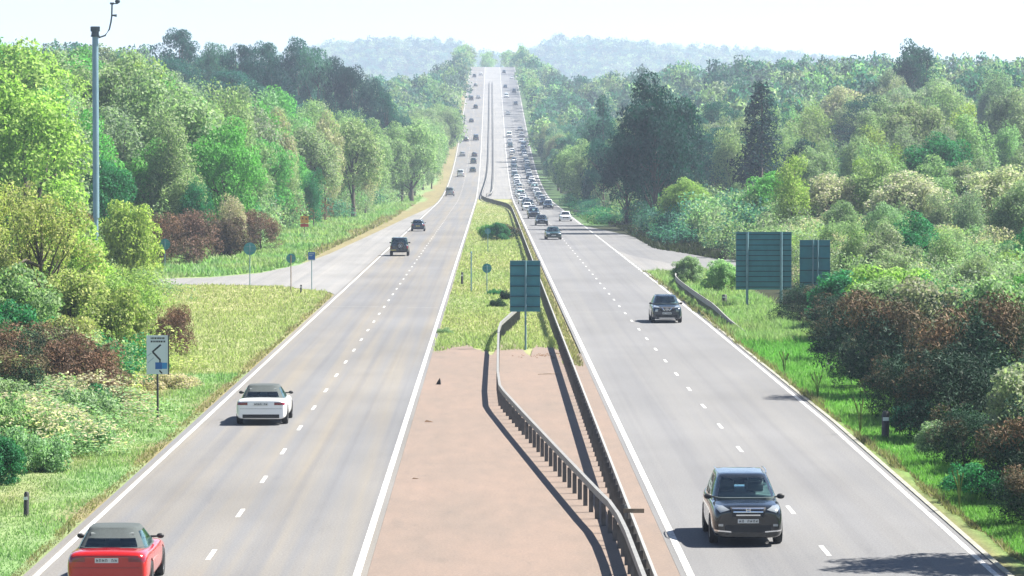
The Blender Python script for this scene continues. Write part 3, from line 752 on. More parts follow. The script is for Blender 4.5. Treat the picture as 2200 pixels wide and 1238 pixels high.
# ---- far woods: one mass each side (stuff)
def far_proto(kind):
    if kind == 'round': cc = lump_points(26, 3.4, 3.4, 3.8, 6.0, 0.5, 1.0); rr = RNG.uniform(1.0, 1.7, 26); return clump_leaves(cc, rr, 17, 0.38, 0.8)
    cc = lump_points(24, 2.2, 2.2, 4.6, 5.6, 0.4, 1.0); rr = RNG.uniform(0.7, 1.2, 24); return clump_leaves(cc, rr, 17, 0.34, 1.2)
FP = [far_proto('round') for _ in range(3)] + [far_proto('tall') for _ in range(2)]
def far_wood(side, label):
    Vs = []; Fs = []; Cs = []; off = 0
    pal = [COLS[c] for c in ('sage', 'bluegreen', 'bluegreen', 'teal', 'mint', 'grey')] + [(0.085, 0.135, 0.135), (0.10, 0.15, 0.145)]  # blue-leaning leaf tones put some of the distance haze into the colour
    pts = []
    y = 640.0
    while y < 2080:
        st = 6.5 + (y - 640) / 240
        vis = (1160 if side > 0 else 1070) / 7450 * y
        lat = (26.0 if y < 900 else 13.8) + RNG.uniform(0, 2)
        if y > 1815: lat = -9 if side < 0 else 24
        while lat < min(vis + 12, 330):
            pts.append((side * (lat + RNG.uniform(-2, 2)) + 0.7, y + RNG.uniform(-3, 3))); lat += st * RNG.uniform(0.8, 1.2)
        y += st * 1.15
    pts = [p for p in pts if p[1] < 1815 or abs(p[0]) < 34]
    for (x, yy) in pts:
        V, F, _ = FP[int(RNG.integers(5))]
        h = RNG.uniform(0.8, 1.5) * (1.0 if yy < 1500 else 0.85); wv = RNG.uniform(0.85, 1.35)
        a = RNG.uniform(0, 6.28); ca, sa = math.cos(a), math.sin(a)
        P = np.stack([(V[:, 0] * ca - V[:, 1] * sa) * wv + x, (V[:, 0] * sa + V[:, 1] * ca) * wv + yy, V[:, 2] * h + gz(x, yy) - 0.5], 1)
        Vs.append(P); Fs.append(F + off); off += len(P)
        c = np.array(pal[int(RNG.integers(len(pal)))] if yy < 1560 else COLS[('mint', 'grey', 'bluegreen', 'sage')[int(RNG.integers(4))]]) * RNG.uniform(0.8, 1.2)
        Cs.append(np.broadcast_to(c, (len(P), 3)))
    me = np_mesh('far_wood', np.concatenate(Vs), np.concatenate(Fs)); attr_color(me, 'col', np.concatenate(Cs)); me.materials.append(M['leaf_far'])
    print('far wood', side, len(pts))
    return tag(link(bpy.data.objects.new('far_wood', me)), label, 'wood', kind='stuff')
def brush_proto(per=48, sz=0.105):
    cc = lump_points(16, 2.0, 2.0, 1.5, 1.2, 0.4, 1.0, -0.7); rr = RNG.uniform(0.5, 0.95, 16); return clump_leaves(cc, rr, per, sz)
BP = [brush_proto() for _ in range(5)]; BF = [brush_proto(105, 0.066) for _ in range(5)]
def undergrowth(side, label, rows):
    Vs = []; Fs = []; Cs = []; off = 0
    for (y0, y1, la, lb, n, h0, h1, cols_) in rows:
        for _ in range(n):
            y = RNG.uniform(y0, y1); lat = RNG.uniform(la, lb); x = side * lat + 0.7
            V, F, _t = (BF if y < 296 else BP)[int(RNG.integers(5))]; a = RNG.uniform(0, 6.28); ca, sa = math.cos(a), math.sin(a)
            h = RNG.uniform(h0, h1); wv = RNG.uniform(0.8, 1.4) * max(1, h / 3) ** 0.5
            Vs.append(np.stack([(V[:, 0] * ca - V[:, 1] * sa) * wv + x, (V[:, 0] * sa + V[:, 1] * ca) * wv + y, V[:, 2] * h / 2.7 + gz(x, y) - 0.1], 1))
            Fs.append(F + off); off += len(V)
            c = np.array(COLS[cols_[int(RNG.integers(len(cols_)))]]) * RNG.uniform(0.8, 1.2); Cs.append(np.broadcast_to(c, (len(V), 3)))
    me = np_mesh('undergrowth', np.concatenate(Vs), np.concatenate(Fs)); attr_color(me, 'col', np.concatenate(Cs)); me.materials.append(M['leaf_far'])
    return tag(link(bpy.data.objects.new('undergrowth', me)), label, 'undergrowth', kind='stuff')
undergrowth(1, 'tangled scrub filling the right wood between its trees', [
    (140, 190, 19.5, 27, 90, 2.2, 3.6, ['emerald', 'sage', 'grey', 'sage']), (188, 292, 21, 42, 420, 2.2, 3.8, ['sage', 'mint', 'sage', 'grey', 'lime', 'tan']),
    (292, 420, 20, 62, 520, 2.6, 4.6, ['sage', 'grey', 'mint', 'sage', 'bluegreen']), (420, 660, 16.5, 92, 700, 2.6, 5.0, ['sage', 'teal', 'emerald', 'bluegreen', 'grey']),
    (335, 445, 17.4, 25, 130, 1.6, 3.8, ['teal', 'emerald', 'deep', 'sage', 'bluegreen']), (440, 640, 13.8, 17, 110, 0.8, 2.2, ['teal', 'emerald', 'bluegreen', 'sage'])])
undergrowth(-1, 'tangled scrub filling the left wood between its trees', [
    (122, 150, 15.4, 21, 75, 1.0, 2.4, ['yellow', 'sage', 'brown', 'emerald', 'yellow']), (103, 122, 14.0, 17.6, 40, 0.7, 1.6, ['mint', 'sage', 'tan', 'mint']), (150, 205, 20.5, 30, 130, 1.6, 2.7, ['yellow', 'lime', 'sage', 'emerald']), (246, 330, 29, 46, 260, 2.2, 4.4, ['brown', 'emerald', 'lime', 'sage', 'yellow']),
    (330, 480, 23.5, 62, 420, 2.6, 5.0, ['sage', 'grey', 'mint', 'brown', 'emerald']), (480, 700, 19.5, 60, 420, 2.4, 5.0, ['sage', 'mint', 'grey', 'bluegreen'])])
def ridge_proto():
    cc = lump_points(11, 4.2, 4.2, 4.4, 5.4, 0.45, 1.0); rr = RNG.uniform(1.6, 2.8, 11); return clump_leaves(cc, rr, 9, 0.85, 0.85)
RP = [ridge_proto() for _ in range(5)]
def ridge_wood():
    Vs = []; Fs = []; Cs = []; off = 0; y = 3300.0; k = 0
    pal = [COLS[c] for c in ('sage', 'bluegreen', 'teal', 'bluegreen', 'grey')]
    while y < 4050:
        x = -620.0
        while x < 640:
            px, py = x + RNG.uniform(-4, 4), y + RNG.uniform(-5, 5); x += 11.5 * RNG.uniform(.8, 1.2)
            V, F, _ = RP[int(RNG.integers(5))]; a = RNG.uniform(0, 6.28); ca, sa = math.cos(a), math.sin(a); h = RNG.uniform(.75, 1.5); wv = RNG.uniform(1.1, 1.7)
            Vs.append(np.stack([(V[:, 0] * ca - V[:, 1] * sa) * wv + px, (V[:, 0] * sa + V[:, 1] * ca) * wv + py, V[:, 2] * h + gz(px, py) - 1], 1)); Fs.append(F + off); off += len(V); k += 1
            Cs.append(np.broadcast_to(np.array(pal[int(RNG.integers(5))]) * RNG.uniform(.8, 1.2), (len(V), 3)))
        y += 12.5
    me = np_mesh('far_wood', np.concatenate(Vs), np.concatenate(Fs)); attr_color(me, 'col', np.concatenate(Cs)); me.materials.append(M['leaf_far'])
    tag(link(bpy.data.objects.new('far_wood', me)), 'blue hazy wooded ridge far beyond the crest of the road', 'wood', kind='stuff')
ridge_wood()
far_wood(-1, 'hazy wood on the slope of the outbound side')
far_wood(1, 'hazy wood on the slope of the inbound side')

# ------------------------------------------------------------------ guard rails
def resample(path, step):
    P = [Vector((p[0], p[1], 0)) for p in path]; out = [P[0].copy()]
    for a, b_ in zip(P[:-1], P[1:]):
        n = max(1, int((b_ - a).length / step))
        for i in range(1, n + 1): out.append(a.lerp(b_, i / n))
    return out
def smooth_path(path, it=3):
    P = [Vector((p[0], p[1], 0)) for p in path]
    for _ in range(it):
        Q = [P[0]]
        for a, b_ in zip(P[:-1], P[1:]): Q += [a.lerp(b_, 0.25), a.lerp(b_, 0.75)]
        Q.append(P[-1]); P = Q
    return [(p.x, p.y) for p in P]
def normals(P):
    N = []
    for i in range(len(P)):
        t = (P[min(i + 1, len(P) - 1)] - P[max(i - 1, 0)]).normalized(); N.append(Vector((t.y, -t.x, 0)))
    return N
WBEAM = [(0.0, 0.44), (0.065, 0.47), (0.07, 0.53), (0.02, 0.575), (0.02, 0.615), (0.07, 0.66), (0.065, 0.72), (0.0, 0.75), (-0.012, 0.75), (0.008, 0.615), (0.008, 0.575), (-0.012, 0.44)]
BOX = [(-0.045, 0.58), (0.045, 0.58), (0.045, 0.75), (-0.045, 0.75)]
def sweep(path, prof, drop=None, mats=None, name='rail', parent=None):
    P = resample(path, 4.0); N = normals(P); b = MB(); k = len(prof); vs = []; L = 0
    for i, p in enumerate(P):
        z0 = gz(p.x, p.y) + 0.06
        f = 1.0 if drop is None else drop(p)
        for o, z in prof: vs.append((p.x + N[i].x * o, p.y + N[i].y * o, z0 + z * f))
    fs = [(i * k + j, i * k + (j + 1) % k, (i + 1) * k + (j + 1) % k, (i + 1) * k + j) for i in range(len(P) - 1) for j in range(k)]
    fs += [tuple(range(k)), tuple(range((len(P) - 1) * k, len(P) * k))[::-1]]
    b.add(vs, fs); return b.build(name, mats or M['steel'], parent)
def post_shape(b, x, y, h, a=0.0, s=1.0):
    z = gz(x, y)
    b.box(x - 0.055 * s, x + 0.055 * s, y - 0.04, y - 0.032, z, z + h); b.box(x - 0.055 * s, x + 0.055 * s, y + 0.032, y + 0.04, z, z + h)
    b.box(x - 0.006 * s, x + 0.006 * s, y - 0.032, y + 0.032, z, z + h)
def rail_thing(path, prof, step, label, off=0.0, htop=0.62, drop=None, maxparts=100, name='guard_rail'):
    P = [Vector((p[0], p[1], 0)) for p in path]
    root = empty(name, (0, 0, 0)); tag(root, label, 'guard rail', 'guard rails beside the carriageways')
    sweep(path, prof, drop, parent=root)
    dist = 0.0; spots = []
    nxt = 0.4
    for a, b_ in zip(P[:-1], P[1:]):
        d = (b_ - a); L = d.length; t = d.normalized(); n = Vector((t.y, -t.x, 0))
        while nxt <= dist + L:
            p = a + t * (nxt - dist) + n * off; spots.append(p); nxt += step
        dist += L
    spots.sort(key=lambda p: p.y); rest = MB(); nrest = 0
    for i, p in enumerate(spots):
        f = 1.0 if drop is None else drop(p)
        if i < maxparts and p.y > 72:
            b = MB(); post_shape(b, p.x, p.y, htop * f); b.build('post', M['post'], root)
        else: post_shape(rest, p.x, p.y, htop * f); nrest += 1
    if nrest:
        o = rest.build('post', M['post'], root)
        if nrest > 1: o['kind'] = 'stuff'
    return root
pathA = smooth_path([(3.0, 40), (3.0, 74), (2.9, 81), (2.55, 86), (0.52, 119), (0.24, 125), (0.30, 150), (0.38, 168), (0.78, 175), (1.55, 188)], 1)
rail_thing(pathA, BOX, 1.6, 'box beam guard rail that swings out across the red median paving', 0.0, 0.60)
pathB = smooth_path([(3.2, 40), (3.2, 200), (3.25, 480), (3.15, 560), (2.2, 590), (-0.6, 640), (-1.75, 668), (-1.9, 690), (-1.5, 760), (-0.75, 850), (-0.5, 1000), (-0.5, 1500)], 2)
rail_thing(pathB, WBEAM, 1.6, 'long straight guard rail along the inbound side of the median', -0.07, 0.74)
pathC = smooth_path([(-0.9, 690), (0.3, 700), (0.75, 850), (0.8, 1000), (0.8, 1500)], 2)
rail_thing(pathC, WBEAM, 6.4, 'distant second guard rail climbing the hill on the median', -0.07, 0.74)
dropD = lambda p: float(np.interp(p.y, [174, 183, 190], [0.10, 0.62, 1.0]))
pathD = smooth_path([(12.75, 174), (12.25, 184), (12.2, 206), (12.3, 230), (12.7, 240), (13.6, 246)], 2)
rail_thing(pathD, WBEAM, 1.6, 'short guard rail on the grass verge sloping down to the ground', 0.07, 0.70, dropD)
rail_thing([(10.9 + 1.2, 508), (14.0, 505), (18.5, 512)], WBEAM, 2.4, 'pale guard rail under the trees beside the queue', 0.07, 0.72)
# horizontal arms of the small bracket on the rails
rt = empty('rail_bracket', (3.1, 79.5, gz(3.1, 79.5)))
tag(rt, 'small brown bracket post sticking out between the two converging guard rails', 'bracket')
b = MB(); b.box(-0.03, 0.03, -0.03, 0.03, 0, 0.98); b.build('post', M['steel'], rt)
b = MB(); b.box(-0.06, 0.42, -0.05, -0.03, 0.80, 0.90); b.build('arm', M['wood'], rt)

# ------------------------------------------------------------------ signs
def sign_board(x, y, wd, h, z0, posts, label, ribs=12, rot=0.0, name='sign_board'):
    """seen from behind: panel, horizontal stiffening ribs, posts"""
    t = empty(name, (x, y, gz(x, y)), rot); tag(t, label, 'sign', 'road signs seen from behind')
    b = MB(); b.box(-wd / 2, wd / 2, 0, 0.012, z0, z0 + h); b.build('panel', M['sign_back'], t)
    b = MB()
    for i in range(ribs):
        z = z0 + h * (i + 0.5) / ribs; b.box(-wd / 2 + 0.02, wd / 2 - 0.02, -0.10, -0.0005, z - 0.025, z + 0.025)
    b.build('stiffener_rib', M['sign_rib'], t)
    b = MB(); e = 0.03
    b.box(-wd / 2 - 0.004, -wd / 2 + e, -0.03, 0.02, z0 - 0.004, z0 + h + 0.004); b.box(wd / 2 - e, wd / 2 + 0.004, -0.03, 0.02, z0 - 0.004, z0 + h + 0.004)
    b.box(-wd / 2 + e, wd / 2 - e, -0.05, 0.02, z0 + h - e, z0 + h + 0.004); b.build('edge_trim', M['sign_post'], t)
    for px, r, pm in posts:
        b = MB(); b.tube([(px, -0.105 - r, -0.3), (px, -0.105 - r, z0 + h - 0.01)], r, 12); b.build('pole', M[pm], t, True)
    return t
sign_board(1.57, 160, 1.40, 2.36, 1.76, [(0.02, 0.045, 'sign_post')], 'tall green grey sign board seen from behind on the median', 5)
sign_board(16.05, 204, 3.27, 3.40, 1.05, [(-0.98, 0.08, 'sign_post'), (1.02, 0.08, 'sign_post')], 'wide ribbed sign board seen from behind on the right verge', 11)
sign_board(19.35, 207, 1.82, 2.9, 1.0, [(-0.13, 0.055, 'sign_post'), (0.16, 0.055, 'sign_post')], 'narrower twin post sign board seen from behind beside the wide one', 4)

t = empty('direction_sign', (-11.32, 117.5, gz(-11.3, 117.5))); tag(t, 'white direction sign with black turn arrow and blue panel on the left verge', 'sign')
b = MB(); b.box(-0.365, 0.365, 0, 0.02, 1.58, 2.90); b.build('panel', M['white_face'], t)
for z in (2.80, 2.69):                                   # two lines of heading, too small to read in the photograph
    x = -0.22; b = MB()
    while x < 0.24:
        l = RNG.uniform(0.025, 0.055); b.box(x, min(x + l, 0.27), -0.006, -0.0005, z - 0.03, z + 0.03); x += l + 0.016
    b.build('heading_line', M['black_face'], t)
def bar(b, x0, z0, x1, z1, wd, y=-0.005):
    d = Vector((x1 - x0, 0, z1 - z0)).normalized(); n = Vector((-d.z, 0, d.x)) * wd / 2
    p = [Vector((x0, y, z0)), Vector((x1, y, z1))]
    b.add([p[0] - n, p[1] - n, p[1] + n, p[0] + n, *[q + Vector((0, 0.0045, 0)) for q in (p[0] - n, p[1] - n, p[1] + n, p[0] + n)]],
          [(0, 1, 2, 3), (4, 7, 6, 5), (0, 4, 5, 1), (1, 5, 6, 2), (2, 6, 7, 3), (3, 7, 4, 0)])
b = MB(); bar(b, 0.12, 2.58, -0.17, 2.33, 0.06); bar(b, -0.155, 2.33, 0.10, 2.06, 0.06, -0.0062); bar(b, 0.09, 2.10, 0.09, 1.98, 0.05, -0.0075); bar(b, 0.07, 1.71, 0.16, 1.60, 0.05)
b.build('arrow', M['black_face'], t)
b = MB(); bar(b, -0.33, 2.20, -0.20, 2.30, 0.025); bar(b, -0.33, 1.96, -0.12, 2.14, 0.025); b.build('route_line', M['grey_face'], t)
b = MB(); b.box(-0.07, 0.16, -0.006, -0.0005, 1.75, 1.98); b.build('blue_panel', M['blue_face'], t)
b = MB(); b.box(0.162, 0.33, -0.006, -0.0005, 1.76, 1.97); b.build('blue_panel', M['paleblue_face'], t)
b = MB(); b.box(0.366, 0.40, -0.02, 0.03, 1.57, 2.91); b.build('edge_trim', M['black_face'], t)
b = MB(); b.tube([(0.0, 0.06, -0.3), (0.0, 0.06, 2.85)], 0.038, 10); b.build('pole', M['dark_post'], t, True)

def round_sign(x, y, r, zc, label, back=True, pm='sign_post'):
    t = empty('round_sign', (x, y, gz(x, y))); tag(t, label, 'sign', 'small round signs on posts')
    b = MB(); b.disc((0, 0, zc), r, 0.012); b.build('disc', M['sign_back'], t)
    b = MB(); b.box(-r * 0.8, r * 0.8, -0.022, -0.0065, zc + r * 0.3, zc + r * 0.3 + 0.04); b.box(-r * 0.8, r * 0.8, -0.022, -0.0065, zc - r * 0.4, zc - r * 0.4 + 0.04); b.build('clamp_bar', M['sign_post'], t)
    b = MB(); b.tube([(0, -0.055, -0.3), (0, -0.055, zc + r * 0.7)], 0.032, 10); b.build('pole', M[pm], t, True)
    return t
round_sign(-16.5, 237.2, 0.43, 2.55, 'large round sign seen from behind at the tip of the slip road grass')
round_sign(-13.1, 227, 0.31, 2.2, 'dark round sign left of the small square blue one', pm='wood')
round_sign(-25.2, 268, 0.42, 2.05, 'round green backed sign in front of the brown bushes by the mast')
round_sign(-0.27, 227, 0.31, 1.55, 'round dark sign low on the median left of the tall sign board')
round_sign(-0.3, 320, 0.28, 1.9, 'tiny round sign in front of the dark median bush')
t = empty('square_sign', (-11.85, 229, gz(-11.85, 229))); tag(t, 'small square blue sign on a slim post at the slip road nose', 'sign')
b = MB(); b.box(-0.23, 0.23, 0, 0.02, 2.05, 2.55); b.build('panel', M['blue_face'], t)
b = MB(); bar(b, -0.16, 2.44, 0.15, 2.44, 0.05); bar(b, -0.16, 2.32, 0.05, 2.32, 0.05); b.box(-0.23, 0.23, -0.004, 0.022, 2.00, 2.046); b.build('print', M['grey_face'], t)
b = MB(); b.tube([(0, 0.06, -0.3), (0, 0.06, 2.5)], 0.03, 10); b.build('pole', M['sign_post'], t, True)
t = empty('warning_sign', (-20.6, 383, gz(-20.6, 383))); tag(t, 'orange and red warning sign at the foot of the left wood', 'sign')
b = MB(); b.box(-0.45, 0.45, 0, 0.02, 1.35, 2.15); b.build('panel', M['orange_face'], t)
b = MB(); bar(b, -0.26, 1.95, -0.14, 1.80, 0.12); bar(b, 0.10, 1.85, 0.30, 1.78, 0.14); b.build('print', M['black_face'], t)
b = MB(); b.box(-0.45, 0.45, 0, 0.02, 0.95, 1.30); b.build('lower_panel', M['red_face'], t)
b = MB(); b.tube([(0, 0.06, -0.3), (0, 0.06, 2.1)], 0.04, 10); b.build('pole', M['dark_post'], t, True)

def marker(x, y, h, label, wd=0.12, m='dark_post', name='marker_post'):
    t = empty(name, (x, y, gz(x, y))); tag(t, label, 'post', 'marker posts on the verges')
    b = MB(); b.tube([(0, 0, -0.2), (0.02, 0, h * 0.92), (0.02, 0, h)], [wd / 2, wd / 2, wd / 3], 8); b.build('post', M[m], t, True, 50)
    b = MB(); b.box(-wd * 0.36, wd * 0.42, -wd / 2 - 0.008, -wd / 2 + 0.004, h * 0.68, h * 0.8); b.build('reflector', M['white_face'], t)
    return t
marker(-11.62, 86.4, 0.62, 'short dark marker post in the near grass at the left picture edge', 0.13)
marker(12.42, 109, 0.95, 'short stout dark post in the lush grass by the gorse', 0.24)
marker(-12.35, 225, 0.55, 'stubby dark post between the round sign and the square blue sign', 0.12)
marker(-2.02, 240, 0.85, 'dark bollard on the median beside the outbound edge line', 0.16)
marker(14.0, 208, 0.6, 'small dark box post in the grass below the wide sign board', 0.3)
t = empty('slim_pole', (-1.30, 227, gz(-1.3, 227))); tag(t, 'slim grey pole without a sign on the median', 'post')
b = MB(); b.tube([(0, 0, -0.3), (0, 0, 2.55)], 0.045, 10); b.build('pole', M['sign_post'], t, True, 50)
b = MB(); b.tube([(0, 0, 2.551), (0, 0, 2.66)], [0.065, 0.03], 10); b.build('cap', M['sign_post'], t, True, 50)

# camera mast
t = empty('camera_mast', (-23.9, 210, gz(-23.9, 210))); tag(t, 'tall grey camera mast with a curved arm rising above the left wood', 'mast')
HM = 16.1
b = MB(); b.tube([(0, 0, -0.3), (0, 0, HM * 0.32), (0, 0, HM * 0.321), (0, 0, HM)], [0.14, 0.135, 0.195, 0.185], 20, mi=0); b.build('shaft', M['mast'], t, True, 50)
b = MB(); b.tube([(0, 0, HM + 0.001), (0, 0, HM + 0.08)], 0.28, 18); b.tube([(0, 0, HM + 0.081), (0, 0, HM + 0.32)], [0.25, 0.22], 18); b.tube([(0, 0, HM + 0.321), (0, 0, HM + 0.62)], 0.29, 18)
b.build('head_collar', M['mast_dark'], t, True, 40)
b = MB(); b.tube([(0.2, 0, HM - 0.05), (0.6, 0, HM + 0.08), (0.85, 0, HM + 0.45), (0.95, 0, HM + 0.9), (1.0, 0, HM + 1.25), (1.02, 0, HM + 1.95)], 0.05, 8); b.build('arm', M['mast_dark'], t, True)
b = MB(); b.box(0.90, 1.14, -0.07, 0.07, HM + 1.951, HM + 2.07); b.box(1.141, 1.36, -0.05, 0.05, HM + 1.97, HM + 2.03); b.build('arm_bracket', M['mast_dark'], t)
cb = MB(); cb.tube([(1.36, -0.22, HM + 2.12), (1.36, 0.2, HM + 2.16)], 0.14, 14); cb.tube([(1.36, -0.30, HM + 2.11), (1.36, -0.221, HM + 2.12)], 0.10, 14); c1 = cb.build('camera', M['mast_dark'], t, True, 40)
b = MB(); b.tube([(1.04, 0, HM + 1.3), (1.3, 0, HM + 1.28)], [0.05, 0.09], 10); b.build('lamp_unit', M['mast_dark'], t, True, 40)
b = MB(); b.box(-0.26, 0.26, -0.42, -0.251, 0.5, 1.6); b.build('cabinet', M['sign_post'], t)

# debris on the paving
t = MB(); t.add([(-.10, 0, 0), (.08, -.07, 0), (.10, .08, 0), (-.05, .06, .10), (.05, 0, .26), (.085, .02, .16)], [(0, 1, 2), (0, 3, 1), (3, 4, 1), (1, 4, 5), (1, 5, 2), (2, 5, 3), (3, 5, 4), (0, 2, 3)])
o = t.build('debris', M['debris']); o.location = (-2.05, 135, 0.0); tag(o, 'black scrap standing up on the red paving near the outbound line', 'debris', 'scraps on the median paving')
t = MB(); t.add([(-.14, 0, 0), (.16, -.05, 0), (.12, .08, .02), (-.08, .07, .07), (.03, .02, .05)], [(0, 1, 4), (1, 2, 4), (2, 3, 4), (3, 0, 4), (0, 3, 2, 1)])
o = t.build('debris', M['debris_brown']); o.location = (-2.10, 116, 0.001); tag(o, 'flat brown scrap on the red paving', 'debris', 'scraps on the median paving')
t = MB(); t.add([(-.09, 0, 0), (.1, -.03, 0), (.08, .06, .01), (-.05, .05, .03)], [(0, 1, 2, 3), (0, 3, 2), (0, 2, 1)])
o = t.build('debris', M['debris_brown']); o.location = (-2.1, 95.7, 0.002); tag(o, 'small pale brown scrap on the near red paving', 'debris', 'scraps on the median paving')
t = MB(); t.tube([(-0.45, -0.1, 0.02), (0, 0.02, 0.035), (0.42, 0.1, 0.02)], [0.012, 0.016, 0.01], 6); t.tube([(0.0, 0.02, 0.03), (0.22, 0.28, 0.03)], [0.01, 0.007], 6)
o = t.build('fallen_branch', M['wood']); o.location = (2.35, 141, 0.0); tag(o, 'thin fallen branch on the paving by the straight rail', 'branch')
t = MB()
for k in range(60):
    a = RNG.uniform(0, 6.28); r = RNG.uniform(0, 1); x, y = r * 1.3 * math.cos(a), r * 2.2 * math.sin(a)
    t.add([(x, y, 0.004), (x + RNG.uniform(.03, .12), y + RNG.uniform(-.05, .05), 0.004), (x + .03, y + .1, 0.05)], [(0, 1, 2)])
o = t.build('leaf_litter', M['debris_brown']); o.location = (2.2, 154, 0); tag(o, 'dead leaves scattered where the paving meets the grass', 'leaves', kind='stuff')
for i, (x, y, h, lab) in enumerate([(11.95, 141, 1.0, 'lone tall grass stalk by the kerb below the verge guard rail'), (11.9, 126, 1.1, 'lone tall grass stalk on the verge facing the tall orange topped gorse'),
                                    (11.85, 111, 1.2, 'lone tall grass stalk just before the short stout post'), (11.8, 87, 1.1, 'lone tall grass stalk near the lower gorse')]):
    t = empty('grass_stalk', (x, y, gz(x, y))); tag(t, lab, 'plant', 'tall grass stalks at the kerb')
    b = MB()
    for k in range(6):
        a = RNG.uniform(0, 6.28); l = RNG.uniform(0.1, 0.3); b.tube([(0, 0, 0), (l * .3 * math.cos(a), l * .3 * math.sin(a), h * .6), (l * math.cos(a), l * math.sin(a), h * RNG.uniform(.8, 1.05))], [0.012, 0.010, 0.022], 5)
    o = b.build('stem', M['leaf'], t); o.color = (0.13, 0.17, 0.06, 1)

# ------------------------------------------------------------------ vehicles (local +y is the direction of travel)
def eval_mesh(me, subsurf, cutters=()):
    o = bpy.data.objects.new('work', me); COL.objects.link(o)
    if subsurf:
        md = o.modifiers.new('s', 'SUBSURF'); md.levels = subsurf; md.render_levels = subsurf
    cs = []
    for c in cutters:
        co = bpy.data.objects.new('cut', c); COL.objects.link(co); cs.append(co)
        bo = o.modifiers.new('b', 'BOOLEAN'); bo.operation = 'DIFFERENCE'; bo.object = co; bo.solver = 'EXACT'
    dg = bpy.context.evaluated_depsgraph_get(); r = bpy.data.meshes.new_from_object(o.evaluated_get(dg))
    for x in [o] + cs: bpy.data.objects.remove(x)
    return r

def body_shell(st):
    vs = []; k = 8
    for (y, hw, zb, zt) in st:
        h = zt - zb
        half = [(0, zb), (.84 * hw, zb), (.975 * hw, zb + .09 * h), (hw, zb + .36 * h), (.992 * hw, zb + .68 * h), (.95 * hw, zb + .90 * h), (.80 * hw, zt), (0, zt + .022)]
        ring = half + [(-x, z) for x, z in half[-2:0:-1]]
        vs += [(x, y, z) for x, z in ring]
    n = 14; fs = []
    for i in range(len(st) - 1):
        for j in range(n): fs.append((i * n + j, i * n + (j + 1) % n, (i + 1) * n + (j + 1) % n, (i + 1) * n + j))
    for i, rev in ((0, False), ((len(st) - 1), True)):
        o = i * n
        caps = [(o, o + 1, o + 13)] + [(o + j, o + j + 1, o + 13 - j, o + 14 - j) for j in range(1, 6)] + [(o + 6, o + 7, o + 8)]
        fs += [c[::-1] if rev else c for c in caps]
    b = MB(); b.add(vs, fs); return b

class House:
    """greenhouse surface: theta round the plan, t from belt (0) to roof edge (1)"""
    def __init__(s, zb, zt, yb, yt, hb, ht, n=5.0, crown=.05): s.__dict__.update(zb=zb, zt=zt, yb=yb, yt=yt, hb=hb, ht=ht, n=n, crown=crown)
    def p(s, th, t, grow=0.0):
        r0 = s.yb[0] + (s.yt[0] - s.yb[0]) * t; r1 = s.yb[1] + (s.yt[1] - s.yb[1]) * t
        h = s.hb + (s.ht - s.hb) * (t ** 1.15); cy = (r0 + r1) / 2; ly = (r1 - r0) / 2
        c, q = math.cos(th), math.sin(th); e = 2 / s.n
        return Vector(((h + grow) * math.copysign(abs(c) ** e, c), cy + (ly + grow) * math.copysign(abs(q) ** e, q), s.zb + (s.zt - s.zb) * t))
    def shell(s, name, m, parent, extra=None):
        holes = [((a0 + 360) % 360, (a1 - a0), t0, t1) for a0, a1, t0, t1 in (extra or [])]
        A = set(round(360 * k / 56, 3) for k in range(56))
        for a0, da, t0, t1 in holes: A |= {round(a0, 3), round((a0 + da) % 360, 3)}
        A = sorted(A); N = len(A); vs = []; T = sorted(set([0, .25, .5, .75, 1.0] + [t for h in holes for t in h[2:]]))
        for t in T:
            for a in A: vs.append(s.p(R(a), t))
        top = [s.p(R(a), 1.0) for a in A]; cy = (s.yt[0] + s.yt[1]) / 2
        rings = len(T)
        for f, dz in ((.94, .6), (.7, .88), (.35, 1.0)):
            for p in top: vs.append((p.x * f, cy + (p.y - cy) * f, s.zt + s.crown * dz)); 
            rings += 1
        vs.append((0, cy, s.zt + s.crown * 1.02)); fs = []
        for i in range(rings - 1):
            for k in range(N):
                if i < len(T) - 1:
                    tm = (T[i] + T[i + 1]) / 2; am = (A[k] + ((A[(k + 1) % N] - A[k]) % 360) / 2) % 360
                    if any((am - a0) % 360 < da and t0 < tm < t1 for a0, da, t0, t1 in holes): continue
                fs.append((i * N + k, i * N + (k + 1) % N, (i + 1) * N + (k + 1) % N, (i + 1) * N + k))
        for k in range(N): fs.append(((rings - 1) * N + k, (rings - 1) * N + (k + 1) % N, len(vs) - 1))
        b = MB(); b.add(vs, fs); return b.build(name, m, parent, True, 35)
    def pane(s, name, a0, a1, t0, t1, m, parent, off=.006, na=14, skew=(0, 0)):
        vs = []; nt_ = 6; A0, A1 = R(a0), R(a1)
        for i in range(nt_ + 1):
            t = t0 + (t1 - t0) * i / nt_; f = i / nt_
            for j in range(na + 1):
                a = A0 + R(skew[0]) * f + (A1 + R(skew[1]) * f - A0 - R(skew[0]) * f) * j / na; vs.append(s.p(a, t, off))
        fs = [(i * (na + 1) + j, i * (na + 1) + j + 1, (i + 1) * (na + 1) + j + 1, (i + 1) * (na + 1) + j) for i in range(nt_) for j in range(na)]
        b = MB(); b.add(vs, fs); return b.build(name, m, parent, True, 60)

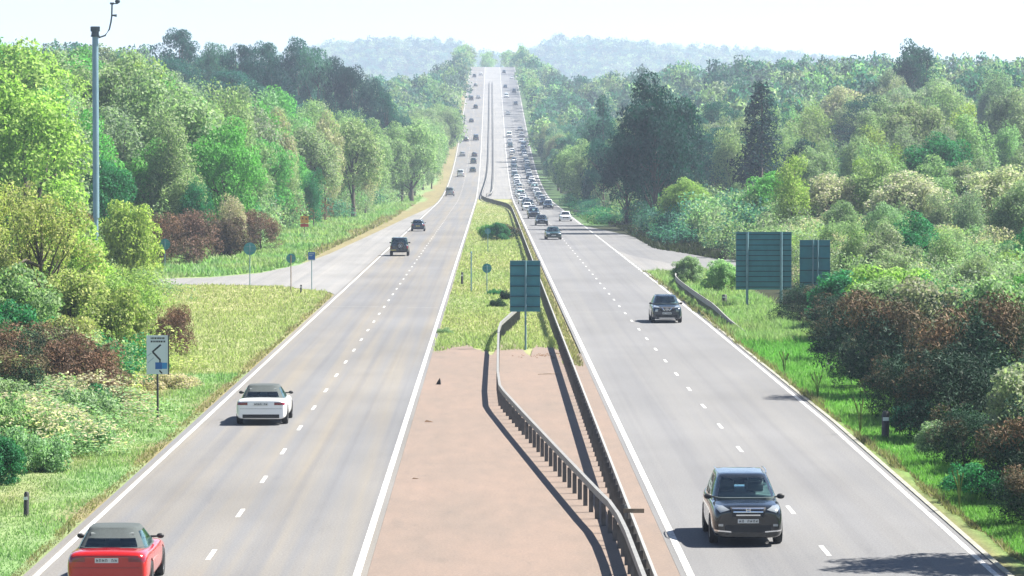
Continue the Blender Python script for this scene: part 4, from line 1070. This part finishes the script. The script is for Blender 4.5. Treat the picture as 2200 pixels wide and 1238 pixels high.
def patch(bvh, quad, sign, off, name, m, parent, nu=10, nv=4, axis='y'):
    """conform a four-cornered panel (x, z corners) to the body, seen along y (or x with axis='x': corners are (y, z))"""
    vs = []; q = [Vector((c[0], c[1])) for c in quad]
    for i in range(nv + 1):
        v = i / nv
        for j in range(nu + 1):
            u = j / nu; p = (q[0] * (1 - u) + q[1] * u) * (1 - v) + (q[3] * (1 - u) + q[2] * u) * v
            if axis == 'y': o = Vector((p.x, sign * 6, p.y)); d = Vector((0, -sign, 0))
            else: o = Vector((sign * 4, p.x, p.y)); d = Vector((-sign, 0, 0))
            h = bvh.ray_cast(o, d)
            if h[0] is None: h = bvh.find_nearest(o + d * 3.7)
            vs.append(h[0] - d * off)
    fs = [(i * (nu + 1) + j, i * (nu + 1) + j + 1, (i + 1) * (nu + 1) + j + 1, (i + 1) * (nu + 1) + j) for i in range(nv) for j in range(nu)]
    b = MB(); b.add(vs, fs); return b.build(name, m, parent, True, 60)

def wheel(parent, x, y, r, side, name='wheel'):
    w_ = empty(name, (x, y, r)); w_.parent = parent
    prof = [(r * .62, -.10), (r * .93, -.105), (r, -.07), (r, .07), (r * .93, .105), (r * .62, .10)]; n = 26; vs = []; fs = []
    for k in range(n):
        a = 2 * math.pi * k / n
        for q, xx in prof: vs.append((xx, q * math.cos(a), q * math.sin(a)))
    kk = len(prof)
    for k in range(n):
        for j in range(kk): fs.append((k * kk + j, k * kk + (j + 1) % kk, ((k + 1) % n) * kk + (j + 1) % kk, ((k + 1) % n) * kk + j))
    b = MB(); b.add(vs, fs); b.build('tyre', M['tyre'], w_, True, 40)
    b = MB(); s = side
    b.tube([(s * .03, 0, 0), (s * .075, 0, 0)], [r * .2, r * .16], 14)
    for k in range(5):
        a = 2 * math.pi * k / 5; ca, sa = math.cos(a), math.sin(a); px, pz = -sa * r * .07, ca * r * .07
        b.add([(s * .075, ca * r * .1 + px, sa * r * .1 + pz), (s * .075, ca * r * .1 - px, sa * r * .1 - pz), (s * .06, ca * r * .62 - px, sa * r * .62 - pz), (s * .06, ca * r * .62 + px, sa * r * .62 + pz)], [(0, 1, 2, 3)])
    vs = []; n = 24
    for q, xx in ((r * .56, .085), (r * .635, .095), (r * .635, .02)):
        for k in range(n): vs.append((s * xx, q * math.cos(2 * math.pi * k / n), q * math.sin(2 * math.pi * k / n)))
    b.add(vs, [(i * n + k, i * n + (k + 1) % n, (i + 1) * n + (k + 1) % n, (i + 1) * n + k) for i in range(2) for k in range(n)])
    b.build('rim', M['rim'], w_, True, 40)
    return w_

def mirror(parent, x, y, z, s, m='black_trim', size=1.0):
    b = MB(); a = .11 * size; h = .075 * size
    b.add([(x + dx * a + s * a, y + dy * .06, z + dz * h) for dx in (-1, 1) for dy in (-1, 1) for dz in (-1, 1)], [(0, 1, 3, 2), (4, 6, 7, 5), (0, 4, 5, 1), (2, 3, 7, 6), (0, 2, 6, 4), (1, 5, 7, 3)])
    me = eval_mesh(b.mesh('mirror', M[m]), 2); me.polygons.foreach_set('use_smooth', [True] * len(me.polygons))
    o = link(bpy.data.objects.new('mirror', me), parent)
    b = MB(); b.tube([(x - s * .22, y + .02, z - .02), (x + s * .06, y, z - .01)], [.032, .022], 6); b.build('mirror_arm', M[m], parent, True)
    return o

CS = 0.92
def make_car(name, sp, label, cat, colour, group=None):
    L = sp['L'] / 2; W = sp['W'] / 2
    root = empty(name); tag(root, label, cat, group); root.scale = (CS, CS, CS)
    sh = body_shell(sp['st']).mesh('body', M['car_paint'])
    cut = []
    for wy in sp['axles']:
        b = MB(); b.tube([(-W - .3, wy, sp['wr'] + .01), (-W + .24, wy, sp['wr'] + .01)], sp['wr'] * 1.13, 30); cut.append(b.mesh('c', M['black_trim']))
        b = MB(); b.tube([(W - .24, wy, sp['wr'] + .01), (W + .3, wy, sp['wr'] + .01)], sp['wr'] * 1.13, 30); cut.append(b.mesh('c', M['black_trim']))
    me = eval_mesh(sh, 2, cut)
    me.materials.clear(); me.materials.append(M['car_paint']); me.polygons.foreach_set('material_index', [0] * len(me.polygons))
    me.polygons.foreach_set('use_smooth', [True] * len(me.polygons)); me.set_sharp_from_angle(angle=R(38))
    body = link(bpy.data.objects.new('body', me), root); body.color = (*colour, 1)
    bm = bmesh.new(); bm.from_mesh(me); bvh = BVHTree.FromBMesh(bm); bm.free()
    H = House(**sp['house'])
    ra, rt0, rt1 = sp.get('rear', (57, .25, .82)); sides = sp.get('side', ((-42, -3), (3, 40)))
    holes = [(53, 127, .03, .93), (180 + ra, 360 - ra, rt0, rt1)]
    for a0, a1 in sides: holes += [(a0, a1, .10, .88), (180 - a1, 180 - a0, .10, .88)]
    soft = sp.get('soft'); cb_ = H.shell('soft_top' if soft else 'roof', M['soft_top'] if soft else M['car_paint'], root, holes); cb_.color = (*sp.get('roofcol', colour), 1)
    H.pane('windscreen', 53, 127, .03, .93, M['glass'], root, .003)
    H.pane('rear_window', 180 + ra, 360 - ra, rt0, rt1, M['glass'], root, .003)
    for a0, a1 in sides:
        H.pane('side_window', a0, a1, .10, .88, M['glass'], root, .003); H.pane('side_window', 180 - a1, 180 - a0, .10, .88, M['glass'], root, .003)
    # cabin: trim deck, dashboard and seats behind the glass
    b = MB(); ring = [H.p(2 * math.pi * k_ / 40, .03, -.03) for k_ in range(40)]; zd = max(H.zb + .05, sp['st'][5][3] + .035)
    b.add([(p.x, p.y, zd) for p in ring] + [(p.x, p.y, zd - .3) for p in ring], [tuple(range(40))] + [(k_, (k_ + 1) % 40, 40 + (k_ + 1) % 40, 40 + k_) for k_ in range(40)])
    b.build('cabin_trim', M['interior'], root)
    yc = (H.yt[0] + H.yt[1]) / 2
    for sx in (-1, 1):
        for yy, hh in ((yc + .28, .30), (yc - .58, .22)):
            b = MB(); x0 = sx * .37
            b.tube([(x0 - .20, yy, zd + hh * .45), (x0 + .20, yy, zd + hh * .45)], hh * .45, 8); b.tube([(x0 - .11, yy - .03, zd + hh * 1.02), (x0 + .11, yy - .03, zd + hh * 1.02)], .075, 8)
            b.build('seat', M['seat'], root, True, 50)
    for wy in sp['axles']:
        for s in (-1, 1): wheel(root, s * (W - .105), wy, sp['wr'], s)
    for s in (-1, 1): mirror(root, s * (W - .115), sp['mir'][0], sp['mir'][1], s, size=sp.get('msize', 1.0))
    def pt(nm, quad, sign, off, m): return patch(bvh, quad, sign, off + (.006 if 'light' in nm else 0), nm, M[m], root, 18, 8)
    for nm, quad, sign, off, m, both in sp['patches']:
        pt(nm, quad, sign, off, m)
        if both: pt(nm, [(-quad[1][0], quad[1][1]), (-quad[0][0], quad[0][1]), (-quad[3][0], quad[3][1]), (-quad[2][0], quad[2][1])], sign, off, m)
    for quad, m in sp.get('seams', []):
        for s in (-1, 1): patch(bvh, quad, s, .004, 'door_seam', M['black_trim'], root, 2, 8, 'x')
    if 'extra' in sp: sp['extra'](root, bvh)
    return root

def Q(x0, x1, z0, z1): return [(x0, z0), (x1, z0), (x1, z1), (x0, z1)]
def plate_marks(root, bvh, sign, x0, x1, z, off, k=7):
    """the plates are too blurred to read: short dark strokes stand where the characters are"""
    b = MB(); st = (x1 - x0) / k
    for i in range(k):
        if i == 4: continue
        xa = x0 + st * (i + .15); xb = xa + st * .62
        h = bvh.ray_cast(Vector(((xa + xb) / 2, sign * 6, z)), Vector((0, -sign, 0)))
        y = (h[0].y if h[0] else sign * 2) + sign * off
        for q in ((xa, xa + .012, z - .032, z + .032), (xb - .012, xb, z - .032, z + .02), (xa + .012, xb - .012, z + (.02 if i % 2 else -.012), z + (.032 if i % 2 else .004))):
            b.add([(q[0], y, q[2]), (q[1], y, q[2]), (q[1], y, q[3]), (q[0], y, q[3])], [(0, 1, 2, 3)])
    b.build('plate_lettering', M['black_face'], root)

def body_st(L, W, zb, hood, nose, wf, wr_, tail, belt):
    """stations rear to front: hood / nose heights, windscreen foot wf, rear-window foot wr_, tail height"""
    w_ = W / 2; l = L / 2
    return [(-l, w_ * .84, zb + .06, tail - .12), (-l + .025, w_ * .895, zb + .03, tail - .06), (-l + .09, w_ * .945, zb + .015, tail - .012), (-l + .26, w_ * .98, zb + .005, tail), (-l + .75, w_ * .998, zb, (tail + belt) / 2 + .01),
            (wr_, w_ * 1.0, zb, belt), (0, w_, zb, belt), (wf, w_ * .998, zb, hood), (l - .85, w_ * .99, zb, (hood + nose) / 2 + .035), (l - .42, w_ * .975, zb + .005, nose + .035), (l - .20, w_ * .95, zb + .01, nose + .012),
            (l - .08, w_ * .905, zb + .02, nose - .035), (l - .022, w_ * .85, zb + .035, nose - .09), (l, w_ * .78, zb + .06, nose - .15)]

def conv_extra(plate):
    def f(root, bvh):
        patch(bvh, Q(-.26, .26, .715, .825), -1, .012, 'number_plate', M[plate], root)
        plate_marks(root, bvh, -1, -.24, .24, .77, .018)
    return f
def convertible(label, colour, plate, tail_mat='tail'):
    sp = dict(L=4.62, W=1.85, st=body_st(4.62, 1.85, .20, .91, .78, .95, -1.15, .965, .93), axles=(-1.38, 1.36), wr=.335, soft=True,
              house=dict(zb=.88, zt=1.325, yb=(-1.62, 1.05), yt=(-1.02, .12), hb=.80, ht=.575, n=4.2, crown=.055), rear=(54, .16, .60), side=((-30, 36),),
              mir=(.62, 1.0), msize=.95,
              patches=[('tail_light', Q(.48, .86, .735, .835), -1, .008, tail_mat, True), ('bumper', Q(-.66, .66, .27, .40), -1, .006, 'black_trim', False),
                       ('boot_seam', Q(-.70, .70, .855, .866), -1, .004, 'black_trim', False), ('bumper_seam', Q(-.84, .84, .60, .609), -1, .004, 'black_trim', False),
                       ('headlight', Q(.50, .84, .60, .71), 1, .008, 'lamp', True), ('grille', Q(-.36, .36, .36, .66), 1, .008, 'black_trim', False)],
              seams=[([(.72, .30), (.73, .30), (.73, .88), (.72, .88)], 0), ([(-.62, .34), (-.61, .34), (-.61, .88), (-.62, .88)], 0)], extra=conv_extra(plate))
    return make_car('convertible_car', sp, label, 'car', colour, 'cars on the outbound carriageway')
white = convertible('white convertible with a closed grey soft top driving away in the near lane', (.80, .81, .80), 'plate_white')
white.location = (-7.62, 114.6 + 2.1, 0)
red = convertible('red convertible with a closed dark soft top cut by the picture edge', (.40, .008, .005), 'plate_white')
red.location = (-7.84, 70.5 + 2.1, 0)
for c in red.children:
    if c.name.startswith('tail_light'): c.data.materials.clear(); c.data.materials.append(M['tail'])

def suv_extra(root, bvh):
    for z, x0, x1 in ((.965, -.40, .40), (.885, -.37, .37), (.80, -.30, .30)):
        patch(bvh, [(x0, z - .017), (x1, z - .017), (x1, z + .017), (x0, z + .017)], 1, .030, 'grille_bar', M['chrome'], root)
    b = MB(); h = bvh.ray_cast(Vector((0, 6, .925)), Vector((0, -1, 0)))[0]
    y = h.y + .04
    for q in ((-.055, -.035, .88, .97), (.035, .055, .88, .97), (-.035, .035, .917, .935)): b.box(q[0], q[1], y - .01, y + .01, q[2], q[3])
    b.build('badge', M['chrome'], root)
    for s in (-1, 1):
        b = MB(); b.tube([(s * .62, -1.55, 1.655), (s * .63, -1.2, 1.70), (s * .63, -.3, 1.70), (s * .61, .1, 1.65)], .016, 8); b.build('roof_rail', M['chrome'], root, True)
    for s in (-1, 1):
        patch(bvh, [(s * .62, .52), (s * .74, .52), (s * .74, .58), (s * .62, .58)], 1, .012, 'fog_lamp', M['lamp'], root)
        patch(bvh, [(s * .42, .365), (s * .84, .40), (s * .84, .435), (s * .42, .40)], 1, .014, 'bumper_trim', M['chrome'], root)
    patch(bvh, Q(-.26, .26, .60, .70), 1, .014, 'number_plate', M['plate_white'], root); plate_marks(root, bvh, 1, -.24, .24, .65, .02)
    for s in (-1, 1):
        for y in (-.55, .55): patch(bvh, Q(y - .10, y + .10, .93, .955), s, .03, 'door_handle', M['car_paint'], root, 4, 2, 'x').color = (.012, .016, .02, 1)
    b = MB(); b.tube([(-.5, 1.22, 1.075), (.1, 1.17, 1.12)], .012, 6); b.tube([(.1, 1.25, 1.075), (.62, 1.19, 1.12)], .012, 6); b.build('wiper', M['black_trim'], root)
suv = dict(L=4.57, W=1.82, st=body_st(4.57, 1.82, .20, 1.10, 1.02, 1.22, -1.7, 1.14, 1.10), axles=(-1.31, 1.31), wr=.355,
           house=dict(zb=1.04, zt=1.60, yb=(-2.16, 1.36), yt=(-1.80, .36), hb=.84, ht=.64, n=5.5, crown=.06), rear=(52, .15, .85), side=((-44, -16), (-13, 6), (9, 38)),
           mir=(.92, 1.14), msize=1.1,
           patches=[('headlight', [(.46, .93), (.70, .86), (.86, 1.02), (.62, 1.02)], 1, .010, 'lamp', True), ('grille', [(-.40, .76), (.40, .76), (.44, .99), (-.44, .99)], 1, .012, 'black_trim', False),
                    ('bumper_intake', Q(-.58, .58, .37, .55), 1, .010, 'black_trim', False), ('tail_light', Q(.70, .86, .80, 1.06), -1, .008, 'tail', True), ('number_plate', Q(-.26, .26, .78, .89), -1, .01, 'plate_yellow', False)],
           seams=[([(.78, .36), (.79, .36), (.79, 1.05), (.78, 1.05)], 0), ([(-.22, .36), (-.21, .36), (-.21, 1.05), (-.22, 1.05)], 0), ([(-1.15, .62), (-1.14, .62), (-1.14, 1.05), (-1.15, 1.05)], 0)], extra=suv_extra)
s1 = make_car('suv_car', suv, 'large black SUV with chrome grille approaching in the near inbound lane', 'car', (.005, .007, .009), 'cars on the inbound carriageway')
s1.location = (5.88, 79.0 + 2.1, 0); s1.rotation_euler.z = math.pi

def juke_extra(root, bvh):
    for s in (-1, 1):
        patch(bvh, [(s * .10, .72), (s * .16, .72), (s * .34, .92), (s * .27, .92)], 1, .025, 'grille_bar', M['chrome'], root, 4, 6)
        patch(bvh, [(s * .52, .66), (s * .68, .66), (s * .68, .80), (s * .52, .80)], 1, .012, 'fog_lamp', M['lamp'], root, 6, 6)
    b = MB(); h = bvh.ray_cast(Vector((0, 6, .80)), Vector((0, -1, 0)))[0]
    pts = [(.075 * math.cos(a), h.y + .03, .80 + .075 * math.sin(a)) for a in [2 * math.pi * k / 18 for k in range(19)]]; b.tube(pts, .014, 6, False)
    b.box(-.10, .10, h.y + .02, h.y + .04, .785, .815); b.build('badge', M['chrome'], root)
    patch(bvh, Q(-.26, .26, .52, .63), 1, .014, 'number_plate', M['plate_white'], root); plate_marks(root, bvh, 1, -.24, .24, .575, .02)
    patch(bvh, Q(-.45, .45, .27, .32), 1, .012, 'bumper_trim', M['chrome'], root)
juke = dict(L=4.2, W=1.77, st=body_st(4.2, 1.77, .20, 1.05, .96, 1.05, -1.5, 1.08, 1.06), axles=(-1.25, 1.25), wr=.345,
            house=dict(zb=1.0, zt=1.50, yb=(-1.98, 1.15), yt=(-1.55, .25), hb=.81, ht=.60, n=5.0, crown=.055), rear=(54, .15, .8), side=((-42, -12), (-8, 38)),
            mir=(.78, 1.10),
            patches=[('headlight', [(.42, .90), (.80, .93), (.84, 1.02), (.50, .98)], 1, .010, 'lamp', True), ('grille', [(-.40, .70), (.40, .70), (.44, .95), (-.44, .95)], 1, .010, 'black_trim', False),
                     ('bumper_intake', Q(-.60, .60, .33, .50), 1, .010, 'black_trim', False), ('tail_light', Q(.60, .84, .80, 1.0), -1, .008, 'tail', True)], extra=juke_extra)
j = make_car('crossover_car', juke, 'dark blue crossover with curved chrome grille in the far inbound lane', 'car', (.012, .022, .036), 'cars on the inbound carriageway')
j.location = (9.33, 183.5 + 2.1, 0); j.rotation_euler.z = math.pi

def jeep_extra(root, bvh):
    sw = wheel(root, 0.16, -2.28, .35, -1, 'spare_wheel'); sw.rotation_euler = (0, 0, math.pi / 2); sw.location = (0.12, -2.20, .98)
    patch(bvh, Q(-.80, -.30, .52, .62), -1, .012, 'number_plate', M['plate_yellow'], root)
jeep = dict(L=4.1, W=1.80, st=body_st(4.1, 1.80, .34, 1.10, 1.02, .95, -1.6, 1.12, 1.12), axles=(-1.2, 1.25), wr=.38,
            house=dict(zb=1.06, zt=1.72, yb=(-1.98, 1.0), yt=(-1.86, .45), hb=.82, ht=.72, n=7.5, crown=.05), rear=(52, .12, .82), side=((-44, -14), (-10, 40)),
            mir=(.80, 1.22), msize=1.15,
            patches=[('tail_light', Q(.70, .84, .72, .98), -1, .010, 'tail', True), ('bumper', Q(-.80, .80, .40, .52), -1, .02, 'black_trim', False), ('headlight', Q(.50, .78, .80, .98), 1, .01, 'lamp', True), ('grille', Q(-.42, .42, .72, .96), 1, .01, 'black_trim', False)], extra=jeep_extra)
k = make_car('off_road_car', jeep, 'dark boxy off road car with a spare wheel driving away', 'car', (.014, .024, .034), 'cars on the outbound carriageway')
k.location = (-8.06, 304 + 2, 0)

def hatch_sp(L=4.1, W=1.76, H=1.46, zb=.22, tail=.98):
    return dict(L=L, W=W, st=body_st(L, W, zb, .95, .82, 1.0, -1.4, tail, .97), axles=(-1.25, 1.25), wr=.315,
                house=dict(zb=.92, zt=H - .055, yb=(-L / 2 + .14, 1.15), yt=(-L / 2 + .55, .1), hb=.80, ht=.58, n=4.6, crown=.055), rear=(54, .15, .8), side=((-40, -8), (-4, 37)), mir=(.72, 1.03),
                patches=[('tail_light', Q(.56, .82, .70, .92), -1, .008, 'tail', True), ('number_plate', Q(-.26, .26, .62, .73), -1, .012, 'plate_yellow', False), ('bumper', Q(-.6, .6, .27, .38), -1, .006, 'black_trim', False),
                         ('headlight', Q(.46, .80, .66, .80), 1, .008, 'lamp', True), ('grille', Q(-.42, .42, .46, .70), 1, .008, 'black_trim', False), ('number_plate', Q(-.26, .26, .48, .59), 1, .014, 'plate_white', False)])
def saloon_sp():
    return dict(L=4.6, W=1.80, st=body_st(4.6, 1.80, .21, .94, .80, 1.0, -1.3, .985, .96), axles=(-1.38, 1.36), wr=.325,
                house=dict(zb=.91, zt=1.385, yb=(-1.75, 1.2), yt=(-.95, .15), hb=.80, ht=.58, n=4.6, crown=.055), rear=(52, .12, .85), side=((-38, -4), (0, 38)), mir=(.75, 1.02),
                patches=[('tail_light', Q(.52, .84, .72, .86), -1, .008, 'tail', True), ('number_plate', Q(-.26, .26, .64, .75), -1, .012, 'plate_yellow', False),
                         ('headlight', Q(.46, .82, .64, .76), 1, .008, 'lamp', True), ('grille', Q(-.40, .40, .46, .70), 1, .008, 'black_trim', False), ('number_plate', Q(-.26, .26, .44, .55), 1, .014, 'plate_white', False)])
def suv_far():
    d = dict(suv); d.pop('extra'); d.pop('seams'); return d
def van_sp():
    return dict(L=4.9, W=1.92, st=body_st(4.9, 1.92, .26, 1.12, .98, 1.5, -1.7, 1.22, 1.18), axles=(-1.5, 1.5), wr=.33,
                house=dict(zb=1.12, zt=1.92, yb=(-2.40, 1.62), yt=(-2.32, .75), hb=.88, ht=.76, n=8.0, crown=.05), rear=(51, .2, .8), side=((22, 40),), mir=(1.2, 1.25), msize=1.2,
                patches=[('tail_light', Q(.76, .90, .70, 1.1), -1, .010, 'tail', True), ('number_plate', Q(-.26, .26, .56, .67), -1, .012, 'plate_yellow', False), ('bumper', Q(-.8, .8, .30, .44), -1, .01, 'black_trim', False),
                         ('headlight', Q(.56, .86, .72, .92), 1, .01, 'lamp', True), ('grille', Q(-.45, .45, .55, .80), 1, .01, 'black_trim', False)])
PAINTS = {'black': (.010, .012, .014), 'dark blue': (.012, .026, .05), 'dark grey': (.05, .055, .06), 'silver': (.42, .43, .44), 'white': (.78, .78, .78), 'pale grey': (.30, .31, .32), 'red': (.36, .02, .02), 'dark green': (.012, .04, .032), 'beige': (.42, .36, .27)}
KINDS = {}
def kind_proto(kn):
    if kn in KINDS: return None
    spec = {'hatchback_car': hatch_sp, 'saloon_car': saloon_sp, 'suv_car': suv_far, 'van': van_sp}[kn]()
    KINDS[kn] = make_car(kn, spec, None, 'van' if kn == 'van' else 'car', (.3, .3, .3))
    return KINDS[kn]
def paint(o, c):
    o.color = (*c, 1)
    for ch in o.children: paint(ch, c)
def seat_on_road(o, x, y, away, dx=0.0):
    o.location = (x, y, rz(y)); a = math.atan(slope(y)); o.rotation_euler = (a if away else -a, 0, (0 if away else math.pi) + dx)
LOW = {}
def merged(kn):
    """one mesh of a whole car, for those only a few pixels wide"""
    if kn in LOW: return LOW[kn]
    fresh = kn not in KINDS
    src = KINDS[kn] if not fresh else kind_proto(kn)
    bpy.context.view_layer.update()
    bm = bmesh.new(); mats = []
    def walk(o):
        for c in o.children:
            if c.type == 'MESH':
                tmp = c.data.copy(); tmp.transform(src.matrix_world.inverted() @ c.matrix_world)
                m = c.data.materials[0]
                if m not in mats: mats.append(m)
                tmp.polygons.foreach_set('material_index', [mats.index(m)] * len(tmp.polygons))
                bm.from_mesh(tmp); bpy.data.meshes.remove(tmp)
            walk(c)
    walk(src)
    me = bpy.data.meshes.new(kn); bm.to_mesh(me); bm.free()
    for m in mats: me.materials.append(m)
    LOW[kn] = me
    if fresh:
        def kill(o):
            for c in list(o.children): kill(c)
            bpy.data.objects.remove(o)
        kill(src); del KINDS[kn]
    return me
def car(kn, colour, x, y, away, label, group, dx=0.0):
    if y > 560:
        if kn not in LOW: merged(kn)
        o = link(bpy.data.objects.new(kn, LOW[kn])); o.scale = (CS, CS, CS); tag(o, label, 'van' if kn == 'van' else 'car', group)
    else:
        p = kind_proto(kn)
        if p is None: p = copy_tree(KINDS[kn])
        o = p; tag(o, label, 'van' if kn == 'van' else 'car', group)
    paint(o, PAINTS[colour]); seat_on_road(o, x, y, away, dx)
    return o
OUT = 'cars on the outbound carriageway'; INB = 'cars on the inbound carriageway'; QUE = 'cars queueing down the hill'
car('hatchback_car', 'dark blue', -8.46, 403, True, 'dark blue hatchback ahead of the boxy off road car', OUT)
car('saloon_car', 'dark green', 6.5, 364, False, 'dark saloon leading the queue out of the tree shade', INB, 0.03)
car('hatchback_car', 'black', 6.3, 434, False, 'black hatchback second in the queue under the tree shade', QUE)
car('suv_car', 'dark blue', 5.9, 480, False, 'dark blue SUV behind the black hatchback in the shade', QUE)
car('saloon_car', 'white', 9.9, 462, False, 'white saloon in the verge side lane near the pale rail', QUE)
car('hatchback_car', 'silver', 6.1, 512, False, 'silver hatchback behind the dark blue SUV', QUE)
car('van', 'pale grey', -8.3, 700, True, 'pale grey van driving away past the end of the slip road', OUT)
car('van', 'white', -7.4, 842, True, 'white van driving away up the rise', OUT)
for y, x, kn, c, lab in ((872, -4.6, 'saloon_car', 'dark green', 'dark green saloon in the passing lane at the foot of the hill'), (925, -4.7, 'suv_car', 'dark green', 'dark green SUV second up the hill in the passing lane'),
                         (965, -4.6, 'hatchback_car', 'dark grey', 'dark grey hatchback third up the hill in the passing lane'), (968, -8.0, 'saloon_car', 'pale grey', 'pale grey saloon in the slow lane at the foot of the hill'),
                         (1052, -7.6, 'hatchback_car', 'dark grey', 'dark grey hatchback in the slow lane on the hill'), (1058, -4.6, 'van', 'dark grey', 'dark tall van in the passing lane on the hill'),
                         (1165, -6.6, 'saloon_car', 'dark grey', 'dark grey saloon alone halfway up the hill'), (1262, -5.6, 'suv_car', 'black', 'black SUV above the lone saloon on the hill'), (1330, -7.6, 'van', 'black', 'black van high on the outbound hill'),
                         (1345, -4.9, 'saloon_car', 'silver', 'silver saloon beside the black van'), (1460, -6.5, 'hatchback_car', 'dark grey', 'dark grey hatchback near the outbound crest'), (1560, -7.5, 'suv_car', 'black', 'black SUV close to the outbound crest'),
                         (1585, -4.6, 'saloon_car', 'white', 'white saloon close to the outbound crest')):
    car(kn, c, x, y, True, lab, OUT)
cnt = {}
cols = ['silver', 'white', 'dark grey', 'pale grey', 'dark blue', 'silver', 'white', 'silver', 'dark green', 'white', 'beige', 'pale grey']; kds = ['hatchback_car', 'saloon_car', 'suv_car', 'hatchback_car', 'van', 'saloon_car']
KN = {'hatchback_car': 'hatchback', 'saloon_car': 'saloon', 'suv_car': 'SUV', 'van': 'van'}
def queue(lane_x, y0, y1, gap, lane, first=None):
    y = y0; i = 0
    while y < y1:
        c = cols[int(RNG.integers(len(cols)))]; kn = kds[int(RNG.integers(len(kds)))]
        if first and i < len(first): kn, c = first[i]
        j_ = cnt[(lane, kn, c)] = cnt.get((lane, kn, c), -1) + 1
        car(kn, c, lane_x + RNG.uniform(-.3, .3), y, False, f"{ORD[j_]} {c} {KN[kn]} from the front of the {lane} queue", QUE)
        y += gap * RNG.uniform(.75, 1.5) * (1 + max(0, y - 850) / 320); i += 1
queue(5.9, 548, 1090, 16.5, 'median side', [('saloon_car', 'white'), ('suv_car', 'dark grey'), ('hatchback_car', 'black'), ('saloon_car', 'white')])
queue(9.4, 566, 1130, 16.0, 'verge side', [('saloon_car', 'dark blue'), ('hatchback_car', 'white'), ('saloon_car', 'black'), ('suv_car', 'silver')])

for y, x, kn, c, lab in ((1215, 5.9, 'saloon_car', 'silver', 'silver saloon above the tail of the queue'), (1290, 9.2, 'hatchback_car', 'dark grey', 'dark grey hatchback coming down above the queue'),
                         (1352, 6.0, 'van', 'white', 'white van coming down the hill above the queue'), (1400, 9.3, 'suv_car', 'black', 'black SUV coming down the hill'), (1445, 5.9, 'saloon_car', 'dark blue', 'dark blue saloon coming down near the crest'),
                         (1540, 9.2, 'hatchback_car', 'white', 'white hatchback just over the inbound crest'), (1610, 6.0, 'suv_car', 'dark grey', 'dark grey SUV at the inbound crest')):
    car(kn, c, x, y, False, lab, INB)

# ------------------------------------------------------------------ haze
b = MB(); b.box(-2300, 2300, -38, 4900, -12, 190)
hz = b.mesh('haze', []) if False else b
me = bpy.data.meshes.new('haze'); me.from_pydata(b.v, [], b.f)
hm = bpy.data.materials.new('haze_air'); hm.use_nodes = True; n = hm.node_tree; n.nodes.clear()
o_ = n.nodes.new("ShaderNodeOutputMaterial"); pv = n.nodes.new("ShaderNodeVolumePrincipled")
pv.inputs['Color'].default_value = (0.66, 0.79, 1.0, 1); pv.inputs['Density'].default_value = HAZE; pv.inputs['Anisotropy'].default_value = 0.25
n.links.new(pv.outputs[0], o_.inputs['Volume']); me.materials.append(hm)
tag(link(bpy.data.objects.new('haze', me)), 'thin pale haze over the valley and the hill', 'haze', kind='stuff')
